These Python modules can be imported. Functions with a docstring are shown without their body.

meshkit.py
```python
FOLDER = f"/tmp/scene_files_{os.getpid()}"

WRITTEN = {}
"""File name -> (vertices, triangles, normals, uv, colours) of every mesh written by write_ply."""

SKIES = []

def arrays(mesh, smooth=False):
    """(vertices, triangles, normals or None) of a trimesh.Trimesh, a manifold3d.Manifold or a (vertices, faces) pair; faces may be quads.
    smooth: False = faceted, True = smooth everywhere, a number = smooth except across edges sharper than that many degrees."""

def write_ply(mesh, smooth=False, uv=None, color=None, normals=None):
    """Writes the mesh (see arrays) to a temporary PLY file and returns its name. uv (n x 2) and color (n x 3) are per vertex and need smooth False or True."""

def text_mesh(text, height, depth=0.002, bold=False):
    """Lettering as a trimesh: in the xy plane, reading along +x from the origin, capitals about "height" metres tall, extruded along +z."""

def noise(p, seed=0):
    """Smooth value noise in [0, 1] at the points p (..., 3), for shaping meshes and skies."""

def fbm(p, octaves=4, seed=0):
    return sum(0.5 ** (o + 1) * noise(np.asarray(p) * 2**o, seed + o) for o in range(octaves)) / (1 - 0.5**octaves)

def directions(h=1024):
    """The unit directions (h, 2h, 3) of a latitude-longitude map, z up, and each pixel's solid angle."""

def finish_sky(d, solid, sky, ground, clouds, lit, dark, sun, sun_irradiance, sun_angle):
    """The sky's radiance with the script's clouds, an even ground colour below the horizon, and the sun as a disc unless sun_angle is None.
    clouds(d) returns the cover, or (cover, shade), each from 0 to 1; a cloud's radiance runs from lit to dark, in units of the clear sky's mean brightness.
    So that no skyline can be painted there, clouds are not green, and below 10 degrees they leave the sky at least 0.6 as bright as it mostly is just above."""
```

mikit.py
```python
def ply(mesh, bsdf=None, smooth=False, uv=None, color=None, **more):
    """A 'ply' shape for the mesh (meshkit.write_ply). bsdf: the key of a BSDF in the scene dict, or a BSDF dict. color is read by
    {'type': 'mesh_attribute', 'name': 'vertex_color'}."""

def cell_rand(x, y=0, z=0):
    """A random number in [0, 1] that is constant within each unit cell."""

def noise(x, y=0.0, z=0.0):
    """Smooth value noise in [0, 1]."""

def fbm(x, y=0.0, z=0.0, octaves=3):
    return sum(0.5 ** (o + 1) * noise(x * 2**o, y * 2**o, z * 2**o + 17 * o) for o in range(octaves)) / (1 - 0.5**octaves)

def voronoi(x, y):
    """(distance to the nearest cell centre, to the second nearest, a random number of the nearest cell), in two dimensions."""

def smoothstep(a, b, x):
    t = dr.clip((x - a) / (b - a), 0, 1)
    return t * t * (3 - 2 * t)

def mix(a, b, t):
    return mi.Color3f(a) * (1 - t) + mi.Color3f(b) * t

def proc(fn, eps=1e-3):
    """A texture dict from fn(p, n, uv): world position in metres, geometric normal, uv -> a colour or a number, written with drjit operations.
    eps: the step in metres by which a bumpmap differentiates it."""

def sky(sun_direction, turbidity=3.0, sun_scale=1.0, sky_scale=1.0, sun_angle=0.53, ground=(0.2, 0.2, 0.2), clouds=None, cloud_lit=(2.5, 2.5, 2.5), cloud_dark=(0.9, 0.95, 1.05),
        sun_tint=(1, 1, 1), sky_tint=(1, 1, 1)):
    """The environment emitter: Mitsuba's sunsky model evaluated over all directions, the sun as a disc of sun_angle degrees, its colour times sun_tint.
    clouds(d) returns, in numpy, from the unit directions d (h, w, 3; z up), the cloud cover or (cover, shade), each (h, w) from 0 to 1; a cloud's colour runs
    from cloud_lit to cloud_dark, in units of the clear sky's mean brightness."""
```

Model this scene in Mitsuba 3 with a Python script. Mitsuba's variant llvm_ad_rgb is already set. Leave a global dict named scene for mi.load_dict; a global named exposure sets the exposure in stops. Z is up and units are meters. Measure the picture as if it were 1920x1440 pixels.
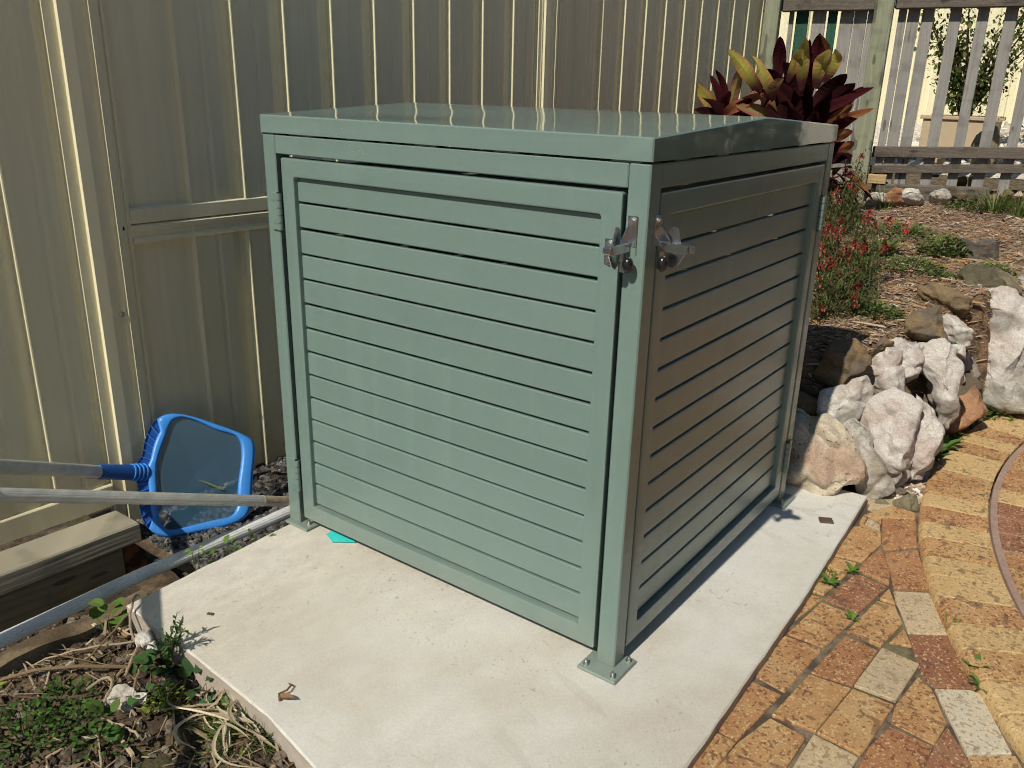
import math, random
import numpy as np, trimesh, scipy.spatial
import drjit as dr, mitsuba as mi
import mikit, meshkit
from mikit import proc, noise, fbm, voronoi, smoothstep, mix
from shapely.geometry import Polygon, LineString

scene, labels = {'type': 'scene'}, {}

# ---------------------------------------------------------------- camera, sky, exposure
T4 = mi.ScalarTransform4f
CAM = np.array([0.7947, -1.5318, 1.3339])
yaw, pitch, roll = 2.2025, -0.3388, 0.0238
FWD = np.array([math.cos(pitch)*math.cos(yaw), math.cos(pitch)*math.sin(yaw), math.sin(pitch)])
RGT = np.array([math.sin(yaw), -math.cos(yaw), 0.0]); UP0 = np.cross(RGT, FWD)
UP = -RGT*math.sin(roll) + UP0*math.cos(roll)
scene['camera'] = {'type': 'perspective', 'fov': 62.4, 'fov_axis': 'x', 'near_clip': 0.05, 'far_clip': 300.0,
                   'to_world': T4().look_at(origin=CAM.tolist(), target=(CAM + FWD).tolist(), up=UP.tolist())}
SUN = (-0.012, -0.70, 0.714)
scene['sky'] = mikit.sky(SUN, turbidity=2.6, sky_scale=0.65, ground=(0.22, 0.2, 0.17), sun_tint=(0.885, 1.0, 1.13), sky_tint=(1.0, 1.0, 0.92))
exposure = 1.65
rng = np.random.default_rng(7)
random.seed(7)

# ---------------------------------------------------------------- materials
def C(*c): return mi.Color3f(*c)

def pick(t, cols):
    """the colour number round(t) of a list"""
    out = C(*cols[0])
    for i, c in enumerate(cols[1:], 1):
        out = dr.select(t > i - 0.5, C(*c), out)
    return out

def bsdf(key, d):
    if d['type'] not in ('twosided', 'principledthin', 'blendbsdf'): d = {'type': 'twosided', 'b': d}
    scene['bsdf_' + key] = d
def B(key): return 'bsdf_' + key

def paint_col(p, n, uv):
    m = fbm(p.x*9, p.y*9, p.z*9)
    dust = smoothstep(0.86, 0.92, noise(p.x*260, p.y*260, p.z*260))*smoothstep(0.60, 0.8, noise(p.x*6, p.y*6+3, 2.0))*smoothstep(1.10, 1.17, p.z)
    run = smoothstep(0.55, 0.8, noise(p.x*38 + p.y*38, p.z*1.6, 3.0))*smoothstep(0.3, 0.7, fbm(p.x*3, p.y*3, p.z*2))
    c = C(0.176, 0.256, 0.236)*(0.955 + 0.08*m)*(0.985 + 0.06*uv.y)*(1 + 0.05*run)
    low = smoothstep(0.22, 0.03, p.z + 0.12*fbm(p.x*12, p.y*12, p.z*5))
    c = mix(c, C(0.42, 0.38, 0.32), 0.22*low)
    return mix(c, C(0.6, 0.62, 0.58), 0.55*dust)
PAINT = {'type': 'roughplastic', 'diffuse_reflectance': proc(paint_col), 'alpha': 0.075, 'int_ior': 1.52, 'nonlinear': False, 'distribution': 'ggx'}
bsdf('paint', {'type': 'twosided', 'b': PAINT})
def lid_wave(p, n, uv): return 0.0065*noise(p.x*2.6+5, p.y*4.6) + 0.0007*noise(p.x*1.1, p.y*9.0+2)
bsdf('lid_paint', {'type': 'twosided', 'b': {'type': 'bumpmap', 't': proc(lid_wave, eps=4e-3), 'scale': 1.0,
     'b': {'type': 'roughplastic', 'diffuse_reflectance': proc(paint_col), 'alpha': 0.004, 'int_ior': 1.8, 'nonlinear': False, 'distribution': 'ggx'}}})

def fence_col(p, n, uv):
    streak = fbm(p.y*60, p.x*60, p.z*2.0)
    grime = smoothstep(0.35, -0.1, p.z + 0.25*fbm(p.y*14, p.x*14, p.z*6) - 0.1)
    c = C(0.74, 0.69, 0.49)*(0.93 + 0.14*streak)
    return mix(c, C(0.30, 0.245, 0.15), 0.45*grime)
bsdf('fence', {'type': 'twosided', 'b': {'type': 'principled', 'base_color': proc(fence_col), 'roughness': 0.55, 'specular': 0.35}})
bsdf('steel', {'type': 'principled', 'base_color': {'type': 'rgb', 'value': [0.52, 0.53, 0.55]}, 'metallic': 1.0, 'roughness': 0.24})
bsdf('zinc', {'type': 'principled', 'base_color': {'type': 'rgb', 'value': [0.5, 0.5, 0.5]}, 'metallic': 1.0, 'roughness': 0.38})
bsdf('black', {'type': 'principled', 'base_color': {'type': 'rgb', 'value': [0.012, 0.012, 0.014]}, 'roughness': 0.22, 'specular': 0.6})
def alu_col(p, n, uv):
    return C(0.74, 0.745, 0.76)*(0.78 + 0.4*fbm(p.x*30, p.y*30, p.z*30))
bsdf('aluminium', {'type': 'principled', 'base_color': proc(alu_col), 'metallic': 0.1, 'roughness': 0.42})
def dull_col(p, n, uv):
    return C(0.58, 0.575, 0.56)*(0.7 + 0.5*fbm(p.x*24, p.y*24, p.z*50))
bsdf('dull_alu', {'type': 'principled', 'base_color': proc(dull_col), 'metallic': 0.3, 'roughness': 0.5})
def tape_col(p, n, uv): return C(0.40, 0.34, 0.26)*(0.7 + 0.5*noise(p.x*90, p.y*90, p.z*90))
bsdf('tape', {'type': 'principled', 'base_color': proc(tape_col), 'roughness': 0.6})
bsdf('blue', {'type': 'principled', 'base_color': {'type': 'rgb', 'value': [0.05, 0.25, 0.72]}, 'roughness': 0.34, 'specular': 0.5})
bsdf('navy', {'type': 'principled', 'base_color': {'type': 'rgb', 'value': [0.012, 0.075, 0.30]}, 'roughness': 0.4})
bsdf('mesh_net', {'type': 'blendbsdf', 'weight': 0.40, 'a': {'type': 'thindielectric', 'int_ior': 1.01, 'ext_ior': 1.0},
     'b': {'type': 'principledthin', 'base_color': {'type': 'rgb', 'value': [0.10, 0.24, 0.40]}, 'roughness': 0.5, 'diff_trans': 0.7}})

def pad_col(p, n, uv):
    big = fbm(p.x*2.3+3, p.y*2.3, 0.0, 4)
    mid = fbm(p.x*13, p.y*13, 1.0, 3)
    fine = noise(p.x*420, p.y*420, p.z*420)
    c = C(0.585, 0.57, 0.535)*(0.93 + 0.14*mid)
    stain = smoothstep(0.44, 0.66, big)
    c = mix(c, C(0.49, 0.44, 0.355), 0.55*stain)
    c = mix(c, C(0.63, 0.625, 0.605), 0.55*smoothstep(0.50, 0.74, fbm(p.x*3.1+19, p.y*2.6, 5.0, 4)))
    rr = dr.sqrt(dr.square(p.x*6 - 6*noise(dr.floor(p.x*1.6), dr.floor(p.y*1.6), 2.0)) + dr.square(p.y*6 + 3))
    c = c*(0.985 + 0.03*noise(rr*9, 3.0, 4.0))
    c = c*(0.965 + 0.07*fbm(p.x*55, p.y*40, 6.0, 3))
    rust = smoothstep(0.84, 0.97, noise(p.x*34, p.y*34, 8.0))*smoothstep(0.55, 0.7, noise(p.x*5, p.y*5, 18.0))
    c = mix(c, C(0.52, 0.38, 0.26), 0.22*rust)
    crack = smoothstep(0.012, 0.002, dr.abs(fbm(p.x*1.4+3, p.y*1.4+1, 9.0, 4) - 0.5))*smoothstep(0.5, 0.62, noise(p.x*2.2, p.y*2.2, 12.0))
    c = mix(c, C(0.42, 0.39, 0.35), 0.3*crack)
    left = smoothstep(-0.45, -1.05, p.x + 0.5*(fbm(p.x*4, p.y*4, 7.0)-0.5))
    c = mix(c, C(0.56, 0.52, 0.46)*(0.78+0.44*fbm(p.x*40, p.y*22, 2.0)), 0.6*left)
    scr = smoothstep(0.76, 0.82, noise(p.x*9+0.4*p.y*60, p.y*9 - p.x*2.0))*smoothstep(0.55, 0.75, noise(p.x*3, p.y*3+9))
    c = mix(c, C(0.40, 0.38, 0.345), 0.22*scr)
    pit = smoothstep(0.885, 0.93, noise(p.x*130, p.y*130, 4.0))
    c = mix(c, C(0.16, 0.145, 0.12), 0.38*pit*smoothstep(0.4, 0.75, noise(p.x*6, p.y*6, 3.0)))
    c = c*(0.93 + 0.14*fine)
    side = smoothstep(0.6, 0.2, dr.abs(n.z))
    c = mix(c, C(0.36, 0.29, 0.24)*(0.6 + 0.6*fbm(p.x*30, p.y*30, p.z*30)), 0.75*side)
    return c
def pad_bump(p, n, uv): return 0.0009*fbm(p.x*14, p.y*14, p.z*14, 3) + 0.0006*noise(p.x*240, p.y*240, p.z*240)
bsdf('pad', {'type': 'bumpmap', 't': proc(pad_bump, eps=2e-3), 'scale': 1.0, 'b': {'type': 'principled', 'base_color': proc(pad_col), 'roughness': 0.85, 'specular': 0.3}})

BT = ['tan', 'brown', 'dark', 'mixed', 'pale', 'white', 'cream']
def brick_col(p, n, uv):
    t, s = uv.x*10, uv.y
    c = pick(t, [(0.43, 0.250, 0.112), (0.36, 0.178, 0.085), (0.25, 0.112, 0.064), (0.40, 0.215, 0.098), (0.47, 0.375, 0.25), (0.52, 0.465, 0.36), (0.50, 0.345, 0.165)])
    flame = fbm(p.x*12 + s*31, p.y*12 + s*17, s*9, 3)
    deep = mix(c, C(0.28, 0.12, 0.055), 0.6)
    c = mix(c, deep, smoothstep(0.50, 0.72, flame)*dr.select(t > 3.5, 0.12, 0.7))
    c = mix(c, C(0.50, 0.37, 0.19), 0.35*smoothstep(0.5, 0.3, flame)*dr.select((t > 0.5) & (t < 2.5), 0.3, 1.0))
    a = noise(p.x*150 + s*70, p.y*150, p.z*150)
    sp = smoothstep(0.62, 0.74, a)
    c = mix(c, C(0.12, 0.05, 0.03), dr.select(t > 3.5, 0.42, 0.66)*sp)
    b = noise(p.x*210, p.y*210 + s*50, 3.0)
    c = mix(c, C(0.66, 0.50, 0.30), 0.5*smoothstep(0.70, 0.84, b))
    blot = smoothstep(0.80, 0.88, noise(p.x*46 + s*9, p.y*46, 5.0))
    c = mix(c, C(0.10, 0.055, 0.045), dr.select((t > 3.5) & (t < 5.5), 0.28, 0.55)*blot)
    c = c*(0.82 + 0.36*noise(p.x*420, p.y*420, p.z*420))
    dirt = fbm(p.x*4.1, p.y*4.1, 2.0)
    return c*(0.86 + 0.24*dirt)
def brick_bump(p, n, uv): return 0.0016*fbm(p.x*120, p.y*120, p.z*120, 2) + 0.002*noise(p.x*30, p.y*30, p.z*30)
bsdf('brick', {'type': 'bumpmap', 't': proc(brick_bump, eps=1e-3), 'scale': 1.0, 'b': {'type': 'principled', 'base_color': proc(brick_col), 'roughness': 0.8, 'specular': 0.3}})
def mortar_col(p, n, uv):
    c = mix(C(0.29, 0.185, 0.15), C(0.34, 0.25, 0.20), fbm(p.x*22, p.y*22, 1.0))
    return c*(0.8 + 0.35*noise(p.x*300, p.y*300, p.z*300))
bsdf('mortar', {'type': 'principled', 'base_color': proc(mortar_col), 'roughness': 0.9})
def bed_col(p, n, uv):
    m = fbm(p.x*26, p.y*26, p.z*26)
    c = mix(C(0.075, 0.055, 0.04), C(0.20, 0.15, 0.105), smoothstep(0.35, 0.7, m))
    mossy = smoothstep(0.58, 0.72, fbm(p.x*8, p.y*8, 4.0))
    c = mix(c, C(0.12, 0.13, 0.05), 0.5*mossy)
    return c*(0.7 + 0.55*noise(p.x*350, p.y*350, p.z*350))
bsdf('joint_sand', {'type': 'principled', 'base_color': proc(bed_col), 'roughness': 0.95})

RT = ['pink', 'white', 'grey', 'slate', 'brownrock', 'orange', 'moss', 'pitted']
def rock_col(p, n, uv):
    t, s = uv.x*10, uv.y
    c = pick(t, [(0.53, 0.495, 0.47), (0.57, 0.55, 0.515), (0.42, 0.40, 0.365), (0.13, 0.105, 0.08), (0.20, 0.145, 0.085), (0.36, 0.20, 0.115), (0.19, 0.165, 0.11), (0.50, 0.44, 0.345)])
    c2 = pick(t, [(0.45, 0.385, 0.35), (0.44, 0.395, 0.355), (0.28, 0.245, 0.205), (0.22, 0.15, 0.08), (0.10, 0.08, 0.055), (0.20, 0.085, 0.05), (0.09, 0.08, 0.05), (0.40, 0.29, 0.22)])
    m = fbm(p.x*9 + s*40, p.y*9, p.z*9, 4)
    vein = dr.abs(fbm(p.x*7 + s*20, p.y*7, p.z*15 + p.x*6, 3) - 0.5)
    c = mix(c, c2, smoothstep(0.45, 0.66, m))
    c = mix(c, c2*0.8, 0.45*smoothstep(0.06, 0.0, vein))
    lich = smoothstep(0.60, 0.72, fbm(p.x*24, p.y*24 + s*30, p.z*24, 3))
    c = mix(c, C(0.17, 0.155, 0.13), lich*dr.select(t < 2.5, 0.45, 0.2))
    dark = smoothstep(0.60, 0.73, fbm(p.x*5 + s*11, p.y*5, p.z*5 + 8, 3))
    c = mix(c, C(0.10, 0.09, 0.06), dark*0.5)
    pit = smoothstep(0.82, 0.88, noise(p.x*90 + p.z*20, p.y*90 + p.x*17, p.z*90))*dr.select(t > 6.5, 0.9, 0.2)
    c = mix(c, C(0.06, 0.05, 0.04), 0.8*pit)
    return c*(0.74 + 0.5*noise(p.x*260, p.y*260, p.z*260))
def rock_bump(p, n, uv): return 0.005*fbm(p.x*48, p.y*48, p.z*48, 4) + 0.0016*noise(p.x*280, p.y*280, p.z*280)
bsdf('rock', {'type': 'bumpmap', 't': proc(rock_bump, eps=1.5e-3), 'scale': 1.0, 'b': {'type': 'principled', 'base_color': proc(rock_col), 'roughness': 0.85, 'specular': 0.25}})

def soil_col(p, n, uv):
    m = fbm(p.x*16, p.y*16, p.z*16, 4)
    c = mix(C(0.045, 0.032, 0.022), C(0.145, 0.10, 0.062), smoothstep(0.35, 0.7, m))
    mossy = smoothstep(0.52, 0.68, fbm(p.x*6+4, p.y*6, 4.0))
    c = mix(c, C(0.085, 0.08, 0.03), 0.5*mossy)
    return c*(0.6 + 0.7*noise(p.x*240, p.y*240, p.z*240))
def soil_bump(p, n, uv): return 0.008*fbm(p.x*70, p.y*70, p.z*70, 3)
bsdf('soil', {'type': 'bumpmap', 't': proc(soil_bump, eps=2e-3), 'scale': 1.0, 'b': {'type': 'principled', 'base_color': proc(soil_col), 'roughness': 0.95}})
def footing_col(p, n, uv):
    m = fbm(p.x*16, p.y*13, p.z*20, 4)
    c = mix(C(0.10, 0.072, 0.045), C(0.19, 0.145, 0.09), smoothstep(0.35, 0.65, m))
    return c*(0.7 + 0.55*noise(p.x*260, p.y*260, p.z*260))
bsdf('footing', {'type': 'principled', 'base_color': proc(footing_col), 'roughness': 0.9})
def mulch_col(p, n, uv):
    m = fbm(p.x*18, p.y*30, p.z*18, 3)
    c = mix(C(0.07, 0.045, 0.03), C(0.24, 0.15, 0.09), smoothstep(0.3, 0.7, m))
    return c*(0.55 + 0.8*noise(p.x*140, p.y*260, p.z*140))
bsdf('mulch', {'type': 'bumpmap', 't': proc(soil_bump, eps=2e-3), 'scale': 1.0, 'b': {'type': 'principled', 'base_color': proc(mulch_col), 'roughness': 0.95}})
VC = {'type': 'mesh_attribute', 'name': 'vertex_color'}
bsdf('tinted', {'type': 'twosided', 'b': {'type': 'principled', 'base_color': VC, 'roughness': 0.8, 'specular': 0.3}})
bsdf('foliage', {'type': 'principledthin', 'base_color': VC, 'roughness': 0.45, 'diff_trans': 0.7})
bsdf('glossy_leaf', {'type': 'principledthin', 'base_color': VC, 'roughness': 0.34, 'diff_trans': 0.75})

def wood_col(p, n, uv):
    t, s = uv.x*10, uv.y
    # 0 weathered paling, 1 treated green post, 2 dark rail, 3 sleeper pale, 4 darker sleeper tone, 5 green painted paling, 6 new block
    c = pick(t, [(0.27, 0.258, 0.25), (0.25, 0.265, 0.19), (0.12, 0.10, 0.085), (0.33, 0.30, 0.235), (0.20, 0.18, 0.115), (0.025, 0.085, 0.06), (0.42, 0.30, 0.16)])
    horiz = (t > 1.5) & (t < 4.5) | (t > 5.5)
    gx = dr.select(horiz, p.z*150 + s*40, (p.x + 0.2*p.y)*150 + s*40)
    gl = dr.select(horiz, (p.x + p.y)*3.0, p.z*3.0)
    g = fbm(gx + 4*noise(gl*1.7, s*9), gl, s*13, 3)
    c = c*(0.68 + 0.62*g)
    knot = smoothstep(0.84, 0.90, noise(gx*0.22 + s*5, gl*2.6, 2.0))
    c = mix(c, c*0.35, 0.8*knot)
    blot = fbm(p.x*11, p.y*11, p.z*11 + s*20, 3)
    c = mix(c, c*0.5, smoothstep(0.52, 0.72, blot)*dr.select((t > 1.5) & (t < 2.5), 0.8, 0.4))
    return mix(c, C(0.30, 0.29, 0.24), smoothstep(0.66, 0.74, noise(p.x*70, p.y*70, p.z*190))*dr.select((t > 1.5) & (t < 2.5), 0.18, 0.05))
def wood_bump(p, n, uv):
    t = uv.x*10
    horiz = (t > 1.5) & (t < 4.5) | (t > 5.5)
    return 0.0022*dr.select(horiz, fbm(p.z*170, (p.x+p.y)*4, uv.y*9, 2), fbm((p.x+0.2*p.y)*170, p.z*4, uv.y*9, 2))
bsdf('wood', {'type': 'bumpmap', 't': proc(wood_bump, eps=1e-3), 'scale': 1.0, 'b': {'type': 'principled', 'base_color': proc(wood_col), 'roughness': 0.8, 'specular': 0.3}})
def rust_col(p, n, uv): return mix(C(0.05, 0.03, 0.02), C(0.22, 0.10, 0.04), smoothstep(0.4, 0.7, fbm(p.x*40, p.y*40, p.z*40)))
bsdf('rust', {'type': 'principled', 'base_color': proc(rust_col), 'roughness': 0.8})
def pebble_col(p, n, uv):
    d1, d2, r = voronoi(p.x*38, p.y*38)
    c = mix(C(0.30, 0.27, 0.23), C(0.62, 0.58, 0.52), r)
    return c*(0.45 + 0.55*smoothstep(0.02, 0.2, d2 - d1))
bsdf('pebble', {'type': 'principled', 'base_color': proc(pebble_col), 'roughness': 0.9})
bsdf('terracotta', {'type': 'principled', 'base_color': {'type': 'rgb', 'value': [0.46, 0.36, 0.25]}, 'roughness': 0.8})
bsdf('pot_grey', {'type': 'principled', 'base_color': {'type': 'rgb', 'value': [0.42, 0.36, 0.33]}, 'roughness': 0.8})
bsdf('chip_brown', {'type': 'principled', 'base_color': {'type': 'rgb', 'value': [0.09, 0.055, 0.045]}, 'roughness': 0.85})
bsdf('cyan', {'type': 'principled', 'base_color': {'type': 'rgb', 'value': [0.05, 0.62, 0.60]}, 'roughness': 0.5})

# ---------------------------------------------------------------- helpers
def numbered(key):
    if key not in scene and not any(k.startswith(key + '__') for k in scene) and key not in labels: return key
    i = 1
    while True:
        k = '%s_%03d' % (key, i)
        if k not in scene and k not in labels: return k
        i += 1
def thing(name, label, cat, group=None, kind=None):
    key = numbered(name); labels[key] = {'label': label, 'category': cat}
    if group: labels[key]['group'] = group
    if kind: labels[key]['kind'] = kind
    return key
COUNT = {}
def obj(name, mesh, mat, parent=None, smooth=False, uv=None, color=None, label=None, kind=None):
    base = (parent + '__' + name) if parent else name
    n = COUNT.get(base, 0); COUNT[base] = n + 1
    key = base if n == 0 else '%s_%03d' % (base, n)
    if uv is not None and np.ndim(uv) == 1:
        nv = len(meshkit.arrays(mesh, smooth)[0]); uv = np.tile(np.asarray(uv, float), (nv, 1))
    scene[key] = mikit.ply(mesh, B(mat), smooth=smooth, uv=uv, color=color)
    e = {}
    if label: e['label'] = label
    if kind: e['kind'] = kind
    if e: labels[key] = e
    return key
def structure(name, mesh, mat, **k):
    o = obj(name, mesh, mat, **k); labels.setdefault(o, {})['kind'] = 'structure'; return o
def tag(key, label, cat, group=None, kind=None):
    labels[key] = {'label': label, 'category': cat}
    if group: labels[key]['group'] = group
    if kind: labels[key]['kind'] = kind
def toneuv(tone, tones, seed=None): return (tones.index(tone)/10 + 0.0, rng.random() if seed is None else seed)

def hull(pts):
    m = trimesh.convex.convex_hull(np.asarray(pts, float)); return m
def cbox(lo, hi, c=0.002):
    """box with chamfered edges"""
    lo, hi = np.asarray(lo, float), np.asarray(hi, float)
    c = min(c, 0.45*float((hi-lo).min()))
    pts = []
    for sx in (0, 1):
        for sy in (0, 1):
            for sz in (0, 1):
                p = np.where([sx, sy, sz], hi, lo); d = np.where([sx, sy, sz], -c, c)
                for a in range(3):
                    q = p + d; q[a] = p[a]; pts.append(q)
    return hull(pts)
def cat(*ms): return trimesh.util.concatenate([m for m in ms])
def extrude(poly, h): return trimesh.creation.extrude_polygon(poly, h, engine='earcut')
def tube(path, r, n=10, caps=True):
    path = np.asarray(path, float); r = np.broadcast_to(r, len(path)).astype(float)
    tang = np.gradient(path, axis=0); tang /= np.linalg.norm(tang, axis=1, keepdims=True)
    ref = np.array([0, 0, 1.0]) if abs(tang[0, 2]) < 0.9 else np.array([1.0, 0, 0])
    V = []
    for p, t, rr in zip(path, tang, r):
        a = np.cross(t, ref); a /= np.linalg.norm(a); b = np.cross(t, a)
        th = np.arange(n)/n*2*np.pi
        V.append(p + rr*(np.cos(th)[:, None]*a + np.sin(th)[:, None]*b))
    V = np.vstack(V); F = []
    for i in range(len(path)-1):
        for j in range(n):
            k = (j+1) % n; F += [[i*n+j, (i+1)*n+j, (i+1)*n+k], [i*n+j, (i+1)*n+k, i*n+k]]
    if caps:
        V = np.vstack([V, path[0], path[-1]]); m = len(V)
        for j in range(n):
            k = (j+1) % n; F += [[m-2, j, k], [m-1, (len(path)-1)*n+k, (len(path)-1)*n+j]]
    mm = trimesh.Trimesh(V, np.array(F), process=False)
    if mm.volume < 0: mm.invert()
    return mm
def cyl(p0, p1, r, n=16): return tube([p0, p1], r, n)
def lathe(profile, center, n=24):
    """profile of (r, z) turned about the vertical axis at center"""
    m = trimesh.creation.revolve(np.asarray(profile, float), sections=n); m.apply_translation(center)
    return m
class MB:
    """collects coloured faces"""
    def __init__(s): s.v, s.f, s.c, s.n = [], [], [], 0
    def add(s, V, F, col):
        V = np.asarray(V, float); s.v.append(V); s.f.append(np.asarray(F, int) + s.n); s.n += len(V)
        col = np.asarray(col, float); s.c.append(np.broadcast_to(col, V.shape) if col.ndim == 1 else col)
    def mesh(s): return trimesh.Trimesh(np.vstack(s.v), np.vstack(s.f), process=False), np.vstack(s.c)
    def put(s, name, mat, parent=None, **k):
        m, c = s.mesh(); return obj(name, m, mat, parent, color=c, **k)
def unit(v): v = np.asarray(v, float); return v/max(np.linalg.norm(v), 1e-9)
def leaf(mb, base, tip, width, col, edge=None, sag=0.0, side=None, n=6, fold=0.15, shape='lance', root=None, twist=0.0, droop=0.0):
    """a leaf blade of 2 x n quads, folded along its midrib, bending down by sag"""
    base, tip = np.asarray(base, float), np.asarray(tip, float)
    d = tip - base; L = np.linalg.norm(d); t = d/L
    if side is None: side = np.cross(t, [0, 0, 1.0]) if abs(t[2]) < 0.95 else np.array([1.0, 0, 0])
    side = unit(side - t*np.dot(side, t)); nn = np.cross(side, t)
    if nn[2] < 0: nn = -nn
    V, CC = [], []
    col = np.asarray(col, float); edge = col if edge is None else np.asarray(edge, float)
    for i in range(n+1):
        u = i/n
        if shape == 'lance': w = 0.5*width*(math.sin(math.pi*min(1, u**0.75))**0.8 if u < 1 else 0) + 0.0006
        elif shape == 'paddle': w = 0.5*width*max(0.0, math.sin(math.pi*min(1, 0.06 + 0.94*u**1.05)))**0.62 + 0.0006
        elif shape == 'blade': w = 0.5*width*(1-u)**0.7 + 0.0003
        else: w = 0.5*width*math.sin(math.pi*min(0.999, 0.08+0.92*u))**0.6
        mid = base + d*u + nn*(sag*L*4*u*(1-u)) - np.array([0, 0, droop*L*u**2.6])
        ang = twist*(u-0.3); sd_ = side*math.cos(ang) + nn*math.sin(ang); n2 = nn*math.cos(ang) - side*math.sin(ang); fo = fold*(1 + (0.9*math.sin(9*u + 5*twist) if twist else 0))
        for k in (-1, 0, 1):
            cc = edge if k else col
            if root is not None: cc = np.asarray(root) + (cc - np.asarray(root))*min(1, max(0, (u-0.15)/0.4))
            V.append(mid + sd_*w*k + n2*(fo*w*abs(k))); CC.append(cc)
    F = []
    for i in range(n):
        a = i*3
        F += [[a, a+3, a+4], [a, a+4, a+1], [a+1, a+4, a+5], [a+1, a+5, a+2]]
    mb.add(V, F, np.array(CC))
def jig(c, a=0.15): return np.clip(np.asarray(c)*(1 + a*rng.standard_normal()), 0, 1)
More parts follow.
